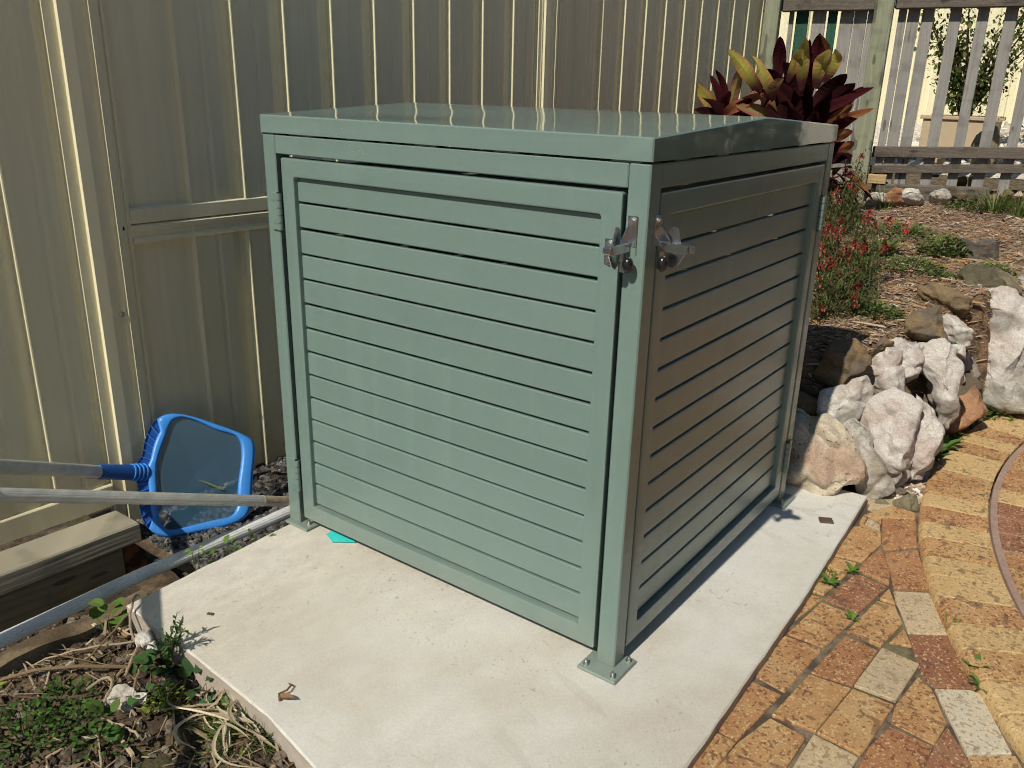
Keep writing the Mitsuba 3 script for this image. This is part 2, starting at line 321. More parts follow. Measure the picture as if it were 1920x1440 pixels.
def rock(outline, n, thick, bulge, seed, amp=1.0, res=15):
    """a solid stone whose widest section is the outline, bulging to the front and running back into the bank"""
    P = np.asarray(outline, float); n = np.asarray(n, float); c = P.mean(0); d = P - c
    r = np.random.default_rng(seed); size = np.linalg.norm(d, axis=1).max()*2
    pts = [P + n*0.004]
    k = r.uniform(0.45, 0.8, len(P))
    pts.append(c + d*k[:, None] + n*bulge*r.uniform(0.7, 1.2, (len(P), 1)))
    pts.append(c + d*0.9 - n*thick*0.55)
    pts.append(c + d*0.5 - n*thick)
    eq = scipy.spatial.ConvexHull(np.vstack(pts)).equations
    o = np.vstack(pts).mean(0)
    cuts = r.normal(0, 1, (13, 3)) + n*0.7; cuts /= np.linalg.norm(cuts, axis=1, keepdims=True)
    allp = np.vstack(pts)
    for q in cuts:
        eq = np.vstack([eq, np.r_[q, -(o @ q + ((allp - o) @ q).max()*r.uniform(0.70, 0.98))]])
    m = trimesh.creation.icosphere(subdivisions=5 if res > 24 else 4)
    dirs = np.array(m.vertices)
    # stretch the directions with the stone so that its long ends get their share of points
    ev, ax = np.linalg.eigh(np.cov((allp - o).T)); sc = np.sqrt(ev/ev.max()).clip(0.25)
    dirs = (dirs*sc) @ ax.T; dirs /= np.linalg.norm(dirs, axis=1, keepdims=True)
    den = dirs @ eq[:, :3].T; num = -(eq[:, 3] + eq[:, :3] @ o)
    t = np.where(den > 1e-6, num/np.maximum(den, 1e-6), 1e9).min(1)
    m = trimesh.Trimesh(o + dirs*t[:, None], m.faces, process=False)
    if m.volume < 0: m.invert()
    trimesh.smoothing.filter_taubin(m, lamb=0.5, nu=0.45, iterations=3)
    V = np.array(m.vertices); N = np.array(m.vertex_normals)
    q = V/size
    f = meshkit.fbm(q*3.1 + seed*3.7, 3, seed) - 0.5
    st = unit(r.normal(0, 1, 3) + [0.8, 0, 0.3]); qq = q + 0.12*(meshkit.fbm(q*4 + seed, 2, seed+3) - 0.5)[:, None]
    lay = qq @ st
    strata = np.abs(meshkit.noise(np.stack([lay*6.5 + seed, 0*lay, 0*lay], -1), seed+2) - 0.5)*2
    crev = -np.clip(0.10 - np.abs(meshkit.fbm(q*[2.4, 2.4, 2.4] + seed*1.3 + 9, 3, seed+5) - 0.5), 0, 0.10)/0.10
    fine = meshkit.fbm(q*12 + seed, 3, seed+9) - 0.5
    disp = size*amp*(0.060*f + 0.036*(strata - 0.5) + 0.045*crev + 0.036*fine)
    m.vertices = V + N*disp[:, None]
    return m
def lump(center, size, seed, amp=0.2, sub=2):
    m = trimesh.creation.icosphere(subdivisions=sub)
    V = np.array(m.vertices); f = meshkit.fbm(V*1.7 + seed*2.1, 3, seed) - 0.5
    V = V*(1 + 2*amp*f)[:, None]*np.asarray(size)/2 + np.asarray(center)
    return trimesh.Trimesh(V, m.faces, process=False)
def grid(xs, ys, zf):
    X, Y = np.meshgrid(xs, ys, indexing='ij'); Z = zf(X, Y)
    V = np.stack([X, Y, Z], -1).reshape(-1, 3); nx, ny = X.shape
    i, j = np.meshgrid(np.arange(nx-1), np.arange(ny-1), indexing='ij'); a = (i*ny + j).ravel()
    F = np.vstack([np.stack([a, a+ny, a+ny+1], 1), np.stack([a, a+ny+1, a+1], 1)])
    return trimesh.Trimesh(V, F, process=False)

# ---------------------------------------------------------------- measured outlines, in metres
ZP = -0.03
BRICKS=[('tan',[(0.239,1.179),(0.267,1.215),(0.322,1.199),(0.342,1.119),(0.326,0.970),(0.240,0.954)]),
('brown',[(0.300,1.308),(0.394,1.366),(0.438,1.175),(0.364,1.087),(0.346,1.114)]),
('brown',[(0.363,1.073),(0.445,1.158),(0.523,0.931),(0.441,0.872),(0.414,0.953)]),
('brown',[(0.350,1.086),(0.407,0.962),(0.425,0.886),(0.333,0.910),(0.328,0.965)]),
('tan',[(0.245,0.943),(0.313,0.954),(0.312,0.903),(0.290,0.712),(0.242,0.701),(0.242,0.802)]),
('tan',[(0.241,0.690),(0.292,0.694),(0.263,0.535),(0.249,0.360),(0.236,0.360),(0.235,0.518)]),
('dark',[(0.330,0.888),(0.423,0.868),(0.394,0.678),(0.296,0.688)]),
('tan',[(0.294,0.671),(0.394,0.665),(0.366,0.465),(0.269,0.461)]),
('mixed',[(0.267,0.451),(0.364,0.453),(0.345,0.228),(0.252,0.245),(0.247,0.257)]),
('mixed',[(0.255,0.215),(0.342,0.214),(0.318,0.003),(0.254,0.006)]),
('tan',[(0.254,-0.009),(0.319,-0.007),(0.315,-0.104),(0.317,-0.156),(0.254,-0.205),(0.253,-0.140)]),
('tan',[(0.430,0.863),(0.464,0.790),(0.423,0.790)]),
('tan',[(0.419,0.776),(0.467,0.779),(0.504,0.701),(0.484,0.560),(0.394,0.570)]),
('brown',[(0.395,0.552),(0.482,0.541),(0.469,0.354),(0.372,0.340)]),
('tan',[(0.372,0.329),(0.470,0.341),(0.449,0.140),(0.351,0.129)]),
('tan',[(0.352,0.114),(0.438,0.104),(0.432,-0.053),(0.419,-0.082),(0.312,-0.165),(0.316,-0.107),(0.323,-0.007)]),
('tan',[(0.513,0.684),(0.549,0.611),(0.497,0.593)]),
('pale',[(0.488,0.555),(0.581,0.545),(0.568,0.360),(0.473,0.357)]),
('tan',[(0.474,0.340),(0.568,0.342),(0.552,0.128),(0.452,0.138)]),
('pale',[(0.449,0.124),(0.549,0.114),(0.542,0.013),(0.444,-0.063)]),
('tan',[(0.590,0.493),(0.630,0.461),(0.681,0.355),(0.672,0.268),(0.579,0.280),(0.571,0.345)]),
('brown',[(0.579,0.264),(0.671,0.258),(0.669,0.163),(0.556,0.075),(0.559,0.168)]),
('dark',[(0.685,0.342),(0.735,0.269),(0.756,0.232),(0.671,0.165),(0.675,0.263)]),
('pale',[(0.444,0.861),(0.529,0.916),(0.614,0.729),(0.527,0.670),(0.494,0.748),(0.464,0.805)]),
('dark',[(0.530,0.662),(0.616,0.726),(0.705,0.527),(0.631,0.474),(0.598,0.500),(0.551,0.610)]),
('white',[(0.634,0.465),(0.703,0.516),(0.726,0.516),(0.816,0.338),(0.739,0.273)]),
('tan',[(0.741,0.269),(0.823,0.335),(0.843,0.299),(0.758,0.233)]),
('pale',[(0.259,1.289),(0.303,1.262),(0.319,1.205),(0.301,1.195),(0.264,1.226)]),
]
ROCKS=[('pink',(0.102,-0.881,0.461),0.260,0.050,
 'large pale pink slab leaning at the right end of the rock wall',[(0.270,2.794,0.512),(0.342,2.793,0.495),(0.411,2.799,0.490),(0.475,2.797,0.473),(0.534,2.694,0.263),(0.465,2.633,0.162),(0.439,2.621,0.145),(0.400,2.634,0.177),(0.347,2.667,0.253),(0.304,2.731,0.384),(0.260,2.761,0.451)]),
('pink',(0.102,-0.881,0.461),0.220,0.040,
 'narrow pink rock split off the left side of the large slab',[(0.251,2.764,0.478),(0.293,2.737,0.417),(0.340,2.657,0.254),(0.403,2.604,0.138),(0.361,2.592,0.124),(0.298,2.635,0.221),(0.279,2.683,0.316),(0.227,2.711,0.382),(0.226,2.742,0.441)]),
('grey',(0.102,-0.881,0.461),0.200,0.060,
 'grey lichened rock at the foot of the large slab',[(0.529,2.667,0.247),(0.573,2.581,0.072),(0.470,2.562,0.059),(0.404,2.565,0.079),(0.409,2.593,0.131),(0.448,2.604,0.144),(0.480,2.628,0.182)]),
('orange',(0.102,-0.881,0.461),0.140,0.030,
 'orange flat faced block wedged beside the curved paving',[(0.286,2.177,0.026),(0.293,2.192,0.052),(0.330,2.233,0.124),(0.376,2.275,0.193),(0.428,2.263,0.158),(0.440,2.245,0.122),(0.373,2.196,0.043),(0.309,2.178,0.023)]),
('slate',(0.102,-0.881,0.461),0.200,0.020,
 'brown grey rock wedged above the orange block',[(0.255,2.498,0.260),(0.339,2.478,0.204),(0.387,2.455,0.149),(0.361,2.427,0.101),(0.305,2.405,0.072),(0.279,2.436,0.136)]),
('white',(0.102,-0.881,0.461),0.140,0.030,
 'small white rock between the slate and the large slab',[(0.199,2.331,0.456),(0.240,2.336,0.456),(0.285,2.338,0.450),(0.316,2.333,0.433),(0.324,2.306,0.381),(0.293,2.295,0.367),(0.240,2.302,0.392)]),
('white',(0.102,-0.881,0.461),0.100,0.030,
 'small white wedge of rock under another white rock',[(0.255,2.283,0.357),(0.317,2.295,0.367),(0.331,2.270,0.316),(0.286,2.272,0.330)]),
('slate',(0.100,-0.597,0.796),0.120,0.030,
 'triangular brown slate propped on the mulch',[(0.202,2.171,0.531),(0.268,2.071,0.448),(0.190,2.059,0.449),(0.112,2.060,0.460),(0.152,2.141,0.515)]),
('brownrock',(0.100,-0.597,0.796),0.140,0.040,
 'long brown rounded stone lying in the mulch',[(0.075,2.526,0.549),(0.131,2.532,0.546),(0.191,2.526,0.534),(0.266,2.509,0.512),(0.245,2.477,0.491),(0.197,2.469,0.491),(0.148,2.473,0.500),(0.081,2.490,0.521)]),
('moss',(0.100,-0.597,0.796),0.250,0.050,
 'knobbly mossy rock behind the large slab',[(0.152,2.810,0.513),(0.198,2.888,0.566),(0.278,2.936,0.592),(0.363,2.913,0.564),(0.399,2.853,0.515),(0.344,2.820,0.497),(0.286,2.818,0.503),(0.211,2.764,0.471)]),
('grey',(0.102,-0.881,0.461),0.200,0.050,
 'grey boulder cut by the right edge of the photo',[(0.438,2.989,0.585),(0.394,2.970,0.560),(0.386,2.948,0.518),(0.405,2.925,0.470),(0.474,2.918,0.443)]),
('pink',(0.102,-0.881,0.461),0.200,0.060,
 'big pink rock with an overhanging arched side',[(0.181,2.011,0.409),(0.223,2.027,0.430),(0.269,2.039,0.444),(0.292,2.029,0.418),(0.350,1.987,0.326),(0.364,1.935,0.222),(0.346,1.911,0.180),(0.298,1.918,0.205),(0.271,1.956,0.284),(0.220,1.979,0.338),(0.190,1.991,0.368)]),
('pink',(0.102,-0.881,0.461),0.180,0.050,
 'reddish pink rock jutting over the dark hollow',[(0.122,1.945,0.422),(0.183,1.953,0.425),(0.221,1.932,0.375),(0.214,1.908,0.332),(0.177,1.889,0.304),(0.133,1.889,0.313),(0.119,1.923,0.382)]),
('pink',(0.102,-0.881,0.461),0.200,0.050,
 'mauve streaked rock left of the dark hollow',[(0.102,1.891,0.408),(0.134,1.909,0.436),(0.150,1.891,0.396),(0.145,1.854,0.328),(0.177,1.832,0.277),(0.146,1.805,0.233),(0.104,1.806,0.245),(0.050,1.814,0.272),(0.058,1.847,0.333)]),
('brownrock',(0.102,-0.881,0.461),0.140,0.030,
 'brown rock under the mauve streaked one',[(0.109,1.865,0.246),(0.172,1.886,0.271),(0.213,1.872,0.236),(0.196,1.854,0.205),(0.146,1.838,0.185),(0.102,1.845,0.208)]),
('grey',(0.102,-0.881,0.461),0.200,0.040,
 'grey rock filling the gap left of the large slab',[(0.235,2.528,0.285),(0.305,2.531,0.276),(0.358,2.499,0.202),(0.341,2.465,0.143),(0.269,2.477,0.181)]),
('white',(0.102,-0.881,0.461),0.200,0.030,
 'whitish rock between the two white wedges and the large slab',[(0.209,2.644,0.421),(0.249,2.655,0.433),(0.297,2.627,0.368),(0.313,2.586,0.287),(0.266,2.587,0.299)]),
('slate',(0.102,-0.881,0.461),0.120,0.000,
 'shaded grey rock deep inside the dark hollow',[(0.113,2.105,0.243),(0.168,2.132,0.282),(0.239,2.137,0.276),(0.273,2.097,0.194),(0.244,2.061,0.130),(0.166,2.069,0.163)]),
('white',(0.102,-0.881,0.461),0.200,0.060,
 'white rock half in the shadow of the box',[(-0.028,1.542,0.241),(-0.016,1.561,0.276),(0.035,1.583,0.306),(0.090,1.608,0.342),(0.118,1.597,0.315),(0.124,1.582,0.285),(0.099,1.555,0.238),(0.094,1.534,0.200),(0.050,1.519,0.181),(-0.005,1.518,0.191)]),
('grey',(0.102,-0.881,0.461),0.140,0.040,
 'speckled grey rock filling the gap between two white rocks',[(0.100,1.702,0.257),(0.164,1.702,0.244),(0.155,1.688,0.218),(0.117,1.674,0.200),(0.095,1.655,0.169),(0.078,1.660,0.182)]),
('pink',(0.102,-0.881,0.461),0.220,0.080,
 'large pale rock with a mossy dark hollow at its left side',[(0.116,1.620,0.210),(0.166,1.634,0.226),(0.219,1.670,0.283),(0.265,1.672,0.277),(0.297,1.649,0.224),(0.310,1.621,0.169),(0.298,1.585,0.103),(0.302,1.561,0.056),(0.290,1.538,0.015),(0.268,1.530,0.005),(0.224,1.553,0.058),(0.181,1.572,0.103),(0.143,1.597,0.160)]),
('pink',(0.102,-0.881,0.461),0.160,0.060,
 'tall pale rock touching the curved paving edge',[(0.266,1.741,0.269),(0.331,1.725,0.224),(0.372,1.702,0.170),(0.374,1.662,0.093),(0.354,1.634,0.045),(0.297,1.621,0.032),(0.296,1.659,0.106),(0.293,1.697,0.179)]),
('pitted',(0.102,-0.881,0.461),0.200,0.050,
 'cream pitted rock at the back edge of the concrete slab',[(-0.114,1.395,0.231),(-0.073,1.401,0.234),(0.000,1.406,0.226),(0.087,1.411,0.216),(0.128,1.395,0.177),(0.175,1.366,0.111),(0.205,1.341,0.057),(0.187,1.329,0.037),(0.139,1.324,0.038),(0.026,1.302,0.022),(-0.055,1.293,0.024)]),
('grey',(0.102,-0.881,0.461),0.200,0.050,
 'grey sloping rock at the back right corner of the slab',[(0.069,1.487,0.181),(0.126,1.507,0.207),(0.162,1.500,0.185),(0.215,1.472,0.119),(0.293,1.433,0.027),(0.255,1.420,0.012),(0.200,1.409,0.002),(0.163,1.445,0.079),(0.117,1.470,0.137)]),
('slate',(0.102,-0.881,0.461),0.220,0.050,
 'dark boulder crossed by the edge of the box shadow',[(-0.089,1.624,0.344),(-0.077,1.650,0.391),(-0.062,1.678,0.440),(-0.044,1.690,0.459),(-0.008,1.699,0.468),(0.027,1.690,0.444),(0.079,1.682,0.418),(0.086,1.670,0.393),(0.037,1.641,0.348),(0.018,1.621,0.315),(-0.051,1.616,0.319)]),
('slate',(0.100,-0.597,0.796),0.100,0.020,
 'small flat dark stone half buried in mulch',[(0.056,1.806,0.405),(0.068,1.840,0.429),(0.085,1.874,0.453),(0.135,1.875,0.447),(0.116,1.847,0.429),(0.067,1.798,0.398)]),
('moss',(0.104,-0.777,0.621),0.070,0.020,
 'small dark green stone beside the slab corner',[(0.224,1.423,-0.033),(0.254,1.442,-0.014),(0.304,1.431,-0.036),(0.304,1.419,-0.051),(0.277,1.402,-0.069),(0.234,1.403,-0.060)]),
('moss',(0.104,-0.777,0.621),0.070,0.020,
 'small olive stone between the slab corner and the paving',[(0.297,1.435,-0.015),(0.328,1.460,0.010),(0.364,1.467,0.014),(0.385,1.446,-0.016),(0.383,1.425,-0.043),(0.322,1.407,-0.055)]),
('slate',(0.104,-0.777,0.621),0.060,0.020,
 'flat brown stone behind the olive stone',[(0.263,1.517,-0.038),(0.296,1.546,-0.007),(0.337,1.545,-0.014),(0.317,1.533,-0.027),(0.282,1.510,-0.049)]),
('grey',(0.104,-0.777,0.621),0.200,0.040,
 'grey stone at the foot of the green fence post',[(-0.667,4.263,0.675),(-0.665,4.299,0.720),(-0.637,4.323,0.745),(-0.573,4.333,0.747),(-0.559,4.308,0.713),(-0.576,4.275,0.674)]),
('orange',(0.104,-0.777,0.621),0.200,0.040,
 'orange tinted stone in the row below the fence',[(-0.560,4.300,0.721),(-0.526,4.341,0.767),(-0.493,4.352,0.775),(-0.451,4.327,0.737),(-0.451,4.310,0.715),(-0.540,4.290,0.705)]),
('white',(0.104,-0.777,0.621),0.200,0.040,
 'white stone, third from the post in the row below the fence',[(-0.461,4.333,0.750),(-0.436,4.358,0.777),(-0.379,4.363,0.774),(-0.348,4.343,0.745),(-0.377,4.326,0.728),(-0.440,4.317,0.727)]),
('grey',(0.104,-0.777,0.621),0.200,0.040,
 'grey stone, fourth from the post in the row below the fence',[(-0.313,4.398,0.764),(-0.291,4.415,0.782),(-0.234,4.420,0.778),(-0.193,4.399,0.746),(-0.233,4.383,0.733),(-0.293,4.386,0.746)]),
('brownrock',(0.104,-0.777,0.621),0.200,0.030,
 'low brown stone, fifth from the post below the fence',[(-0.193,4.416,0.764),(-0.140,4.434,0.778),(-0.071,4.441,0.775),(-0.068,4.423,0.752),(-0.140,4.402,0.737),(-0.184,4.404,0.747)]),
('brownrock',(0.104,-0.777,0.621),0.200,0.030,
 'brown stone among the grass tufts below the fence',[(0.060,4.445,0.787),(0.092,4.468,0.810),(0.140,4.465,0.799),(0.135,4.443,0.772),(0.079,4.430,0.765)]),
('pitted',(0.104,-0.777,0.621),0.200,0.030,
 'cream stone at the right edge below the fence',[(0.133,4.407,0.775),(0.157,4.432,0.803),(0.188,4.438,0.805),(0.201,4.420,0.780),(0.161,4.404,0.767)]),
('moss',(0.104,-0.777,0.621),0.150,0.030,
 'grey stone pushed under the bottom rail of the fence',[(-0.255,4.730,0.811),(-0.222,4.760,0.843),(-0.189,4.769,0.849),(-0.175,4.754,0.827),(-0.212,4.736,0.810)]),
('pitted',(0.104,-0.777,0.621),0.150,0.030,
 'tan stone pushed under the bottom rail of the fence',[(-0.177,4.770,0.842),(-0.161,4.795,0.871),(-0.124,4.794,0.864),(-0.124,4.777,0.842),(-0.156,4.765,0.832)]),
]
NET_OUT=[(-1.718,-0.212,0.116),(-1.716,-0.187,0.132),(-1.727,-0.168,0.163),(-1.736,-0.149,0.191),(-1.743,-0.123,0.221),(-1.744,-0.099,0.239),(-1.737,-0.070,0.249),(-1.720,-0.035,0.245),(-1.695,0.003,0.231),(-1.664,0.041,0.209),(-1.623,0.090,0.177),(-1.586,0.133,0.147),(-1.569,0.147,0.130),(-1.556,0.143,0.105),(-1.534,0.118,0.052),(-1.506,0.083,-0.017),(-1.485,0.054,-0.072),(-1.480,0.040,-0.091),(-1.484,0.014,-0.103),(-1.504,-0.044,-0.111),(-1.540,-0.124,-0.110),(-1.569,-0.188,-0.107),(-1.590,-0.223,-0.099),(-1.609,-0.240,-0.080),(-1.629,-0.248,-0.054),(-1.646,-0.249,-0.027),(-1.674,-0.232,0.031),(-1.692,-0.222,0.067)]
NET_IN=[(-1.685,-0.153,0.105),(-1.699,-0.118,0.154),(-1.711,-0.089,0.194),(-1.718,-0.064,0.221),(-1.715,-0.039,0.235),(-1.703,-0.018,0.230),(-1.670,0.023,0.206),(-1.631,0.067,0.173),(-1.592,0.109,0.141),(-1.577,0.108,0.116),(-1.555,0.080,0.059),(-1.524,0.040,-0.019),(-1.507,0.016,-0.064),(-1.505,-0.005,-0.083),(-1.518,-0.041,-0.087),(-1.550,-0.114,-0.086),(-1.573,-0.170,-0.089),(-1.588,-0.198,-0.084),(-1.602,-0.206,-0.067),(-1.620,-0.204,-0.037),(-1.648,-0.185,0.021),(-1.668,-0.169,0.066)]
NET_N=(0.798,-0.349,0.492)
NET_S=(-1.708,-0.217,0.097)
POLE_A=((-1.696,-0.373,0.165),(-1.301,-0.922,0.502))
SOCK=((-1.697,-0.341,0.148),(-1.701,-0.206,0.094))
POLE_B=((-0.644,-1.123,0.713),(-1.079,-0.183,0.183),(-1.122,0.063,0.061))
LEAFLET=(-1.580,-0.037,0.016)
PAD_EDGE_L=[(-1.152,-0.565,0.000),(-0.782,-0.583,0.000),(-0.533,-0.598,0.000),(-0.331,-0.650,0.000)]
CORD_A=[((-1.125,3.300,1.374),(-1.273,3.270,1.562),0.077,'yellow'),((-1.035,3.300,1.342),(-1.133,3.270,1.556),0.068,'yellow'),((-0.935,3.300,1.426),(-0.877,3.270,1.576),0.054,'yellow'),((-0.858,3.300,1.400),(-0.843,3.270,1.617),0.068,'yellow'),((-0.772,3.300,1.401),(-0.715,3.270,1.580),0.077,'yellow'),((-0.735,3.280,1.428),(-0.675,3.250,1.573),0.075,'yellow'),((-1.046,3.300,1.285),(-0.939,3.270,1.425),0.060,'pinkgreen'),((-1.144,3.700,1.448),(-1.134,3.670,1.649),0.075,'red'),((-0.925,3.700,1.464),(-0.905,3.670,1.668),0.075,'red'),((-0.938,3.660,1.434),(-0.946,3.630,1.627),0.070,'dark'),((-0.876,3.700,1.551),(-0.913,3.670,1.662),0.050,'rust'),((-1.056,3.650,1.285),(-1.169,3.620,1.496),0.090,'dark'),((-1.011,3.600,1.316),(-1.000,3.570,1.546),0.100,'dark'),((-0.928,3.550,1.288),(-1.042,3.520,1.530),0.100,'dark'),((-0.897,3.550,1.289),(-0.859,3.520,1.516),0.100,'dark'),((-0.879,3.600,1.261),(-0.692,3.570,1.468),0.100,'dark'),((-0.847,3.600,1.247),(-0.640,3.570,1.408),0.085,'dark'),((-0.828,3.650,1.218),(-0.550,3.620,1.382),0.060,'red'),((-0.826,3.700,1.203),(-0.621,3.670,1.388),0.060,'red'),((-0.804,3.600,1.161),(-0.637,3.570,1.296),0.050,'rust'),((-0.802,3.700,1.144),(-0.545,3.670,1.271),0.050,'rust'),((-0.798,3.600,1.117),(-0.598,3.570,1.227),0.060,'red'),((-0.926,3.500,1.173),(-1.073,3.470,1.428),0.100,'dark'),((-0.891,3.500,1.145),(-0.886,3.470,1.403),0.100,'dark'),((-0.931,3.450,1.115),(-1.028,3.420,1.343),0.100,'dark'),((-0.826,3.500,1.119),(-0.731,3.470,1.349),0.100,'dark'),((-1.019,3.600,1.137),(-1.216,3.570,1.370),0.080,'red'),((-1.168,3.700,1.251),(-1.329,3.670,1.430),0.070,'dark'),((-1.050,3.500,1.167),(-1.279,3.470,1.279),0.075,'pinkgreen'),((-1.040,3.500,1.212),(-1.100,3.470,1.399),0.075,'pinkgreen'),((-0.776,3.600,1.074),(-0.618,3.570,1.170),0.060,'rust'),((-0.722,3.600,1.018),(-0.600,3.570,1.093),0.050,'rust'),((-0.842,3.400,1.034),(-0.775,3.370,1.265),0.100,'dark'),((-0.929,3.400,0.999),(-1.045,3.370,1.256),0.100,'dark'),((-0.749,3.400,1.011),(-0.654,3.370,1.227),0.090,'dark'),((-0.847,3.350,0.978),(-0.909,3.320,1.289),0.100,'dark'),((-0.788,3.350,0.982),(-0.686,3.320,1.158),0.090,'dark'),((-0.716,3.600,0.974),(-0.594,3.570,1.013),0.060,'dark'),((-0.742,3.500,0.948),(-0.624,3.470,1.115),0.080,'dark'),]
CORD_B=[((-1.445,3.600,1.196),(-1.638,3.570,1.418),0.070,'yellow'),((-1.431,3.600,1.228),(-1.502,3.570,1.456),0.050,'red'),((-1.420,3.620,1.213),(-1.483,3.590,1.487),0.050,'red'),((-1.401,3.600,1.213),(-1.318,3.570,1.482),0.065,'pinkgreen'),((-1.371,3.550,1.200),(-1.132,3.520,1.377),0.075,'pinkgreen'),((-1.350,3.500,1.201),(-1.093,3.470,1.342),0.070,'rust'),((-1.470,3.650,1.226),(-1.542,3.620,1.359),0.060,'yellow'),((-1.447,3.650,1.243),(-1.471,3.620,1.351),0.050,'yellow'),((-1.402,3.500,1.208),(-1.504,3.470,1.318),0.060,'dark'),((-1.323,3.450,1.211),(-1.163,3.420,1.296),0.060,'dark'),((-1.418,3.500,1.198),(-1.540,3.470,1.225),0.050,'dark'),((-1.382,3.500,1.184),(-1.323,3.470,1.367),0.060,'red'),((-1.330,3.500,1.171),(-1.142,3.470,1.223),0.060,'dark'),]
FLOWERS=[(-0.723,3.750,0.987),(-0.598,3.750,0.983),(-0.655,3.700,0.897),(-0.627,3.700,0.893),(-0.616,3.700,0.839),(-0.635,3.500,0.793),(-0.552,3.600,0.801),(-0.587,3.400,0.753),(-0.341,3.100,0.752),(-0.326,3.000,0.737),(-0.417,2.900,0.717),(-0.417,2.700,0.718),(-0.412,2.700,0.698),(-0.390,2.750,0.689),(-0.258,2.900,0.718),(-0.114,2.900,0.729),(-0.238,3.100,0.725),(-0.382,2.500,0.645),(-0.262,2.600,0.662),(-0.224,2.600,0.652),(-0.271,2.500,0.654),(-0.124,2.600,0.665),(-0.257,2.500,0.627),(-0.292,2.500,0.617),(-0.313,2.400,0.606),(-0.326,2.350,0.583),(-0.275,2.400,0.575),(-0.198,2.400,0.581),(-0.311,2.300,0.541),(-0.225,2.350,0.541),(-0.234,2.350,0.559),(-0.279,2.200,0.510),(-0.120,2.150,0.502),(-0.218,2.100,0.463),(-0.294,2.400,0.592),(-0.151,2.300,0.532)]
BUSH=[(-0.686,3.700,0.880,0.17),(-0.646,3.450,0.811,0.16),(-0.537,3.400,0.766,0.14),(-0.570,3.100,0.734,0.18),(-0.438,2.900,0.714,0.18),(-0.357,2.900,0.697,0.16),(-0.228,2.800,0.697,0.14),(-0.422,2.700,0.660,0.17),(-0.314,2.600,0.648,0.18),(-0.216,2.600,0.648,0.15),(-0.330,2.400,0.587,0.17),(-0.244,2.400,0.574,0.18),(-0.192,2.450,0.599,0.15),(-0.273,2.250,0.522,0.16),(-0.178,2.200,0.522,0.15),(-0.109,2.200,0.509,0.12),(-0.231,2.100,0.472,0.12),(-0.607,3.600,0.847,0.13),(-0.662,3.800,0.998,0.13)]

# ================================================================ SETTING
# ---------------------------------------------------------------- ground, soil, gravel
GX = np.concatenate([[-60, -20, -8, -4], np.linspace(-2.2, 3.0, 40), [4, 8, 20, 60]])
GY = np.concatenate([[-60, -20, -8, -4], np.linspace(-2.5, 1.6, 40), [4, 8, 20, 60]])
structure('ground', grid(GX, GY, lambda X, Y: -0.30 + 0*X), 'soil')

def soil_z(X, Y):
    p = np.stack([X, Y, 0*X], -1)
    z = -0.070 + 0.045*(meshkit.fbm(p*6, 4, 3) - 0.5) + 0.02*(meshkit.fbm(p*24, 2, 8) - 0.5)
    s = np.clip((-1.10 - X)/0.25, 0, 1); s2 = np.clip((-1.40 - X)/0.08, 0, 1)
    return z - 0.075*s*s*(3-2*s) - 0.10*s2
structure('soil_bed', grid(np.linspace(-1.75, 0.35, 150), np.linspace(-1.9, -0.20, 130), soil_z), 'soil', smooth=True)
def gravel_z(X, Y):
    p = np.stack([X, Y, 0*X], -1)
    return -0.112 + 0.03*np.clip((Y-0.15)/0.3, 0, 1) + 0.015*(meshkit.fbm(p*9, 3, 13) - 0.5)
structure('gravel_strip', grid(np.linspace(-1.95, -1.10, 50), np.linspace(-0.29, 4.4, 120), gravel_z), 'soil', smooth=True)

# ---------------------------------------------------------------- concrete slab
PADO = [(-1.168, -0.575), (-0.80, -0.592), (-0.533, -0.612), (-0.331, -0.65), (0.0, -0.69), (0.285, -0.71), (0.276, -0.18), (0.262, 0.576), (0.226, 1.385), (-0.02, 1.372), (-1.19, 1.36), (-1.185, 0.0)]
def densify(P, step):
    out = []
    for a, b in zip(P, P[1:] + P[:1]):
        a, b = np.array(a), np.array(b); n = max(1, int(np.linalg.norm(b-a)/step))
        out += [tuple(a + (b-a)*i/n) for i in range(n)]
    return np.array(out)
def chamfer_prism(ring, z0, z1, c, jitter=0.0, seed=0):
    """prism on a counter-clockwise ring whose top edge is bevelled"""
    ring = np.asarray(ring, float); n = len(ring)
    nxt, prv = np.roll(ring, -1, 0), np.roll(ring, 1, 0)
    t = nxt - prv; t /= np.linalg.norm(t, axis=1, keepdims=True); inward = np.stack([-t[:, 1], t[:, 0]], 1)
    r = np.random.default_rng(seed)
    if jitter:
        w = meshkit.fbm(np.c_[ring*14, np.zeros(n)], 3, seed) - 0.5
        ring = ring + inward*(2*jitter*w)[:, None]
        c = c*(0.6 + 1.4*meshkit.fbm(np.c_[ring*21, np.ones(n)], 2, seed+1))[:, None]
    top = ring + inward*c
    V = np.vstack([np.c_[ring, np.full(n, z0)], np.c_[ring, np.full(n, z1) - np.ravel(np.broadcast_to(c, (n, 1)))], np.c_[top, np.full(n, z1)]])
    poly = Polygon(top)
    tv, tf = trimesh.creation.triangulate_polygon(poly, engine='earcut')
    F = []
    for lv in (0, 1):
        for i in range(n):
            j = (i+1) % n; a, b = lv*n + i, lv*n + j
            F += [[a, b, b+n], [a, b+n, a+n]]
    k = len(V); V = np.vstack([V, np.c_[tv, np.full(len(tv), z1)]])
    tf = np.asarray(tf) + k
    a, b, c_ = V[tf[0, 0]], V[tf[0, 1]], V[tf[0, 2]]
    if np.cross(b-a, c_-a)[2] < 0: tf = tf[:, ::-1]
    return trimesh.Trimesh(V, np.vstack([F, tf]), process=False)
structure('concrete_slab', chamfer_prism(densify(PADO, 0.012), -0.14, 0.0, 0.0032, 0.0022, 5), 'pad')

